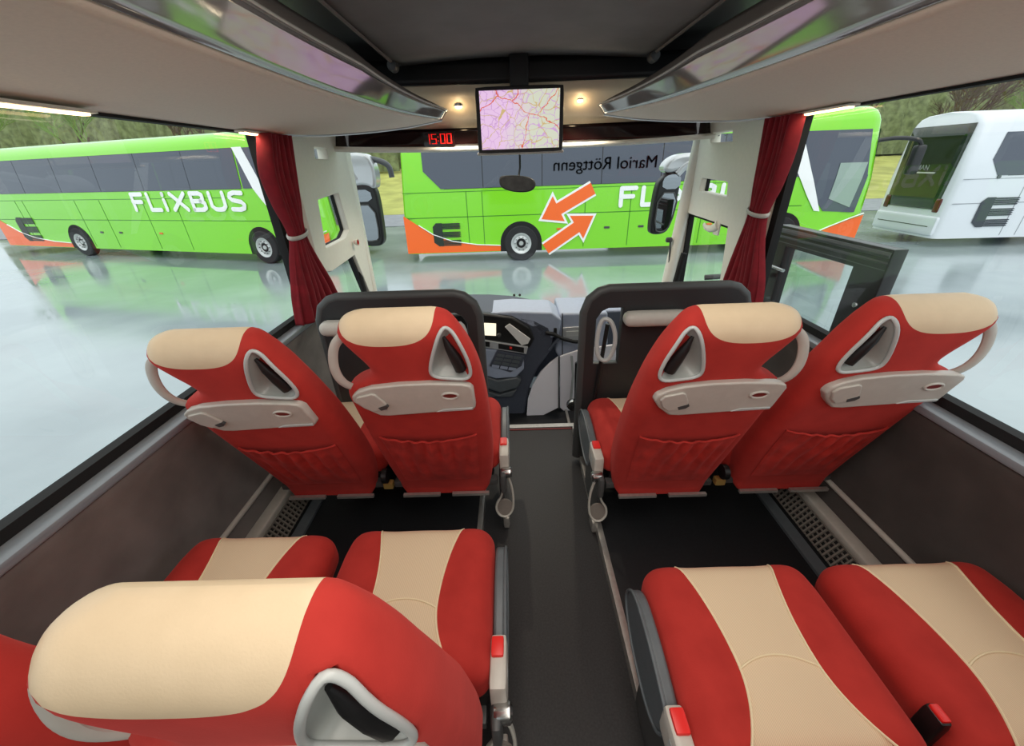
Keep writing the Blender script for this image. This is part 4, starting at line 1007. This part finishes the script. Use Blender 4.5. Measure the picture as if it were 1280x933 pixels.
wb = vehicle('white coach standing rear towards the yard, seen through the right window', (12.35, 12.0, GZ), R(-2), 12.0, 'wpaint', rearside=True, wheels=(4.6, 9.5), bscale=1.3)
wb.scale = (.95, .95, .94)

# ================================================================= TREES
def tree(x, y, h, seed, label, group, green=False):
    rnd = random.Random(seed); z0 = GZ+.02+9.0*max(0, (y-26.5)/70)**1.25
    t = thing('bare_tree', label, 'tree', (x, y, z0-.1), group=group)
    mb = MB(); tw = MB()
    def grow(p, d, l, r, lev):
        q = p+d*l; mid = (p+q)/2+Vector((rnd.uniform(-1, 1), rnd.uniform(-1, 1), 0))*l*.06
        (mb if lev < 2 else tw).tube([p, mid, q], [r, r*.8, r*.6], 6 if lev < 3 else 3, cap=False)
        if lev >= 5: return
        for k in range(4 if lev < 4 else 5):
            a = rnd.uniform(0, 6.28); sp_ = rnd.uniform(.35, .75)
            dd = (d+Vector((math.cos(a), math.sin(a), .15))*sp_).normalized()
            grow(p+(q-p)*rnd.uniform(.55, 1), dd, l*rnd.uniform(.55, .78), r*.52, lev+1)
    grow(Vector((0, 0, 0)), Vector((rnd.uniform(-.1, .1), 0, 1)).normalized(), h*.30, h*.016, 0)
    mb.build('trunk', 'bark', t); tw.build('twigs', mat('green_twigs', (120, 150, 80), .9) if green else 'bark', t)
G = 'bare trees beyond the yard'
i = 0
for x, y, h in [(22, 33, 11), (27, 36, 13), (31.5, 33, 11), (36, 37, 12), (41, 33, 12), (46.5, 41, 13), (51, 34, 12), (57, 38, 14), (63, 36, 13), (70, 38, 13),
                (16, 41, 12), (32, 45.5, 13), (53, 46, 14), (-34, 36, 12), (-28, 39, 13), (-23, 34, 12), (-17, 37, 11), (-40, 34, 12)]:
    side = 'right' if x > 0 else 'left'
    tree(x, y, h, 100+i, ('bare winter tree with greenish twigs' if i % 4 == 1 else 'bare winter tree with brown twigs')+', in the row beyond the '+('white coach' if x > 0 else 'lettered green coach'), ('greenish ' if i % 4 == 1 else 'brown ')+G+(' on the right' if x > 0 else ' on the left'), i % 4 == 1)
    i += 1
def hedge(x0, x1, y, h, label, seed):
    from mathutils import noise
    z0 = GZ+9.0*((y-26.5)/70)**1.25
    def f(u, v):
        x = x0+(x1-x0)*u; a = v*math.pi
        hh = h*(.9+.16*noise.noise(Vector((x*.16, seed, 0)))+.10*noise.noise(Vector((x*.6, seed, 3))))
        n_ = noise.fractal(Vector((x*.9, v*5+seed, 1)), 1, 2, 5)*.55
        return (x+n_*.4, y-2.0*math.cos(a)*(1+.2*n_)-n_*.6, z0+hh*math.sin(a)+n_*.8*math.sin(a))
    o = MB().grid(420, 40, f).build('hedge', 'foliage', angle=180); tag(o, label, 'hedge')
hedge(-60, -12, 50, 9.5, 'added green hedge standing in for a reflection above the lettered green coach', 3)  # hedge added to give the green of a window reflection above the roof
hedge(12, 95, 50, 7.0, 'brownish green hedge along the field beyond the white coach', 4)

# repeats of one kind carry one group
for o in C.objects:
    if o.parent is None and 'label' in o and 'group' not in o:
        k = {'passenger_chair': 'red and cream passenger chairs', 'curtain': 'red window curtains', 'luggage_rack': 'overhead luggage racks', 'partition': 'partitions before the first row',
             'strip_light': 'strip lamps above the windows', 'downlight': 'round downlights beside the screen', 'coach': 'parked coaches outside', 'exterior_mirror': 'exterior mirrors', 'side_board': 'white boards by the entrance', 'hedge': 'hedges'}.get(o.name.split('.')[0])
        if k: o['group'] = k
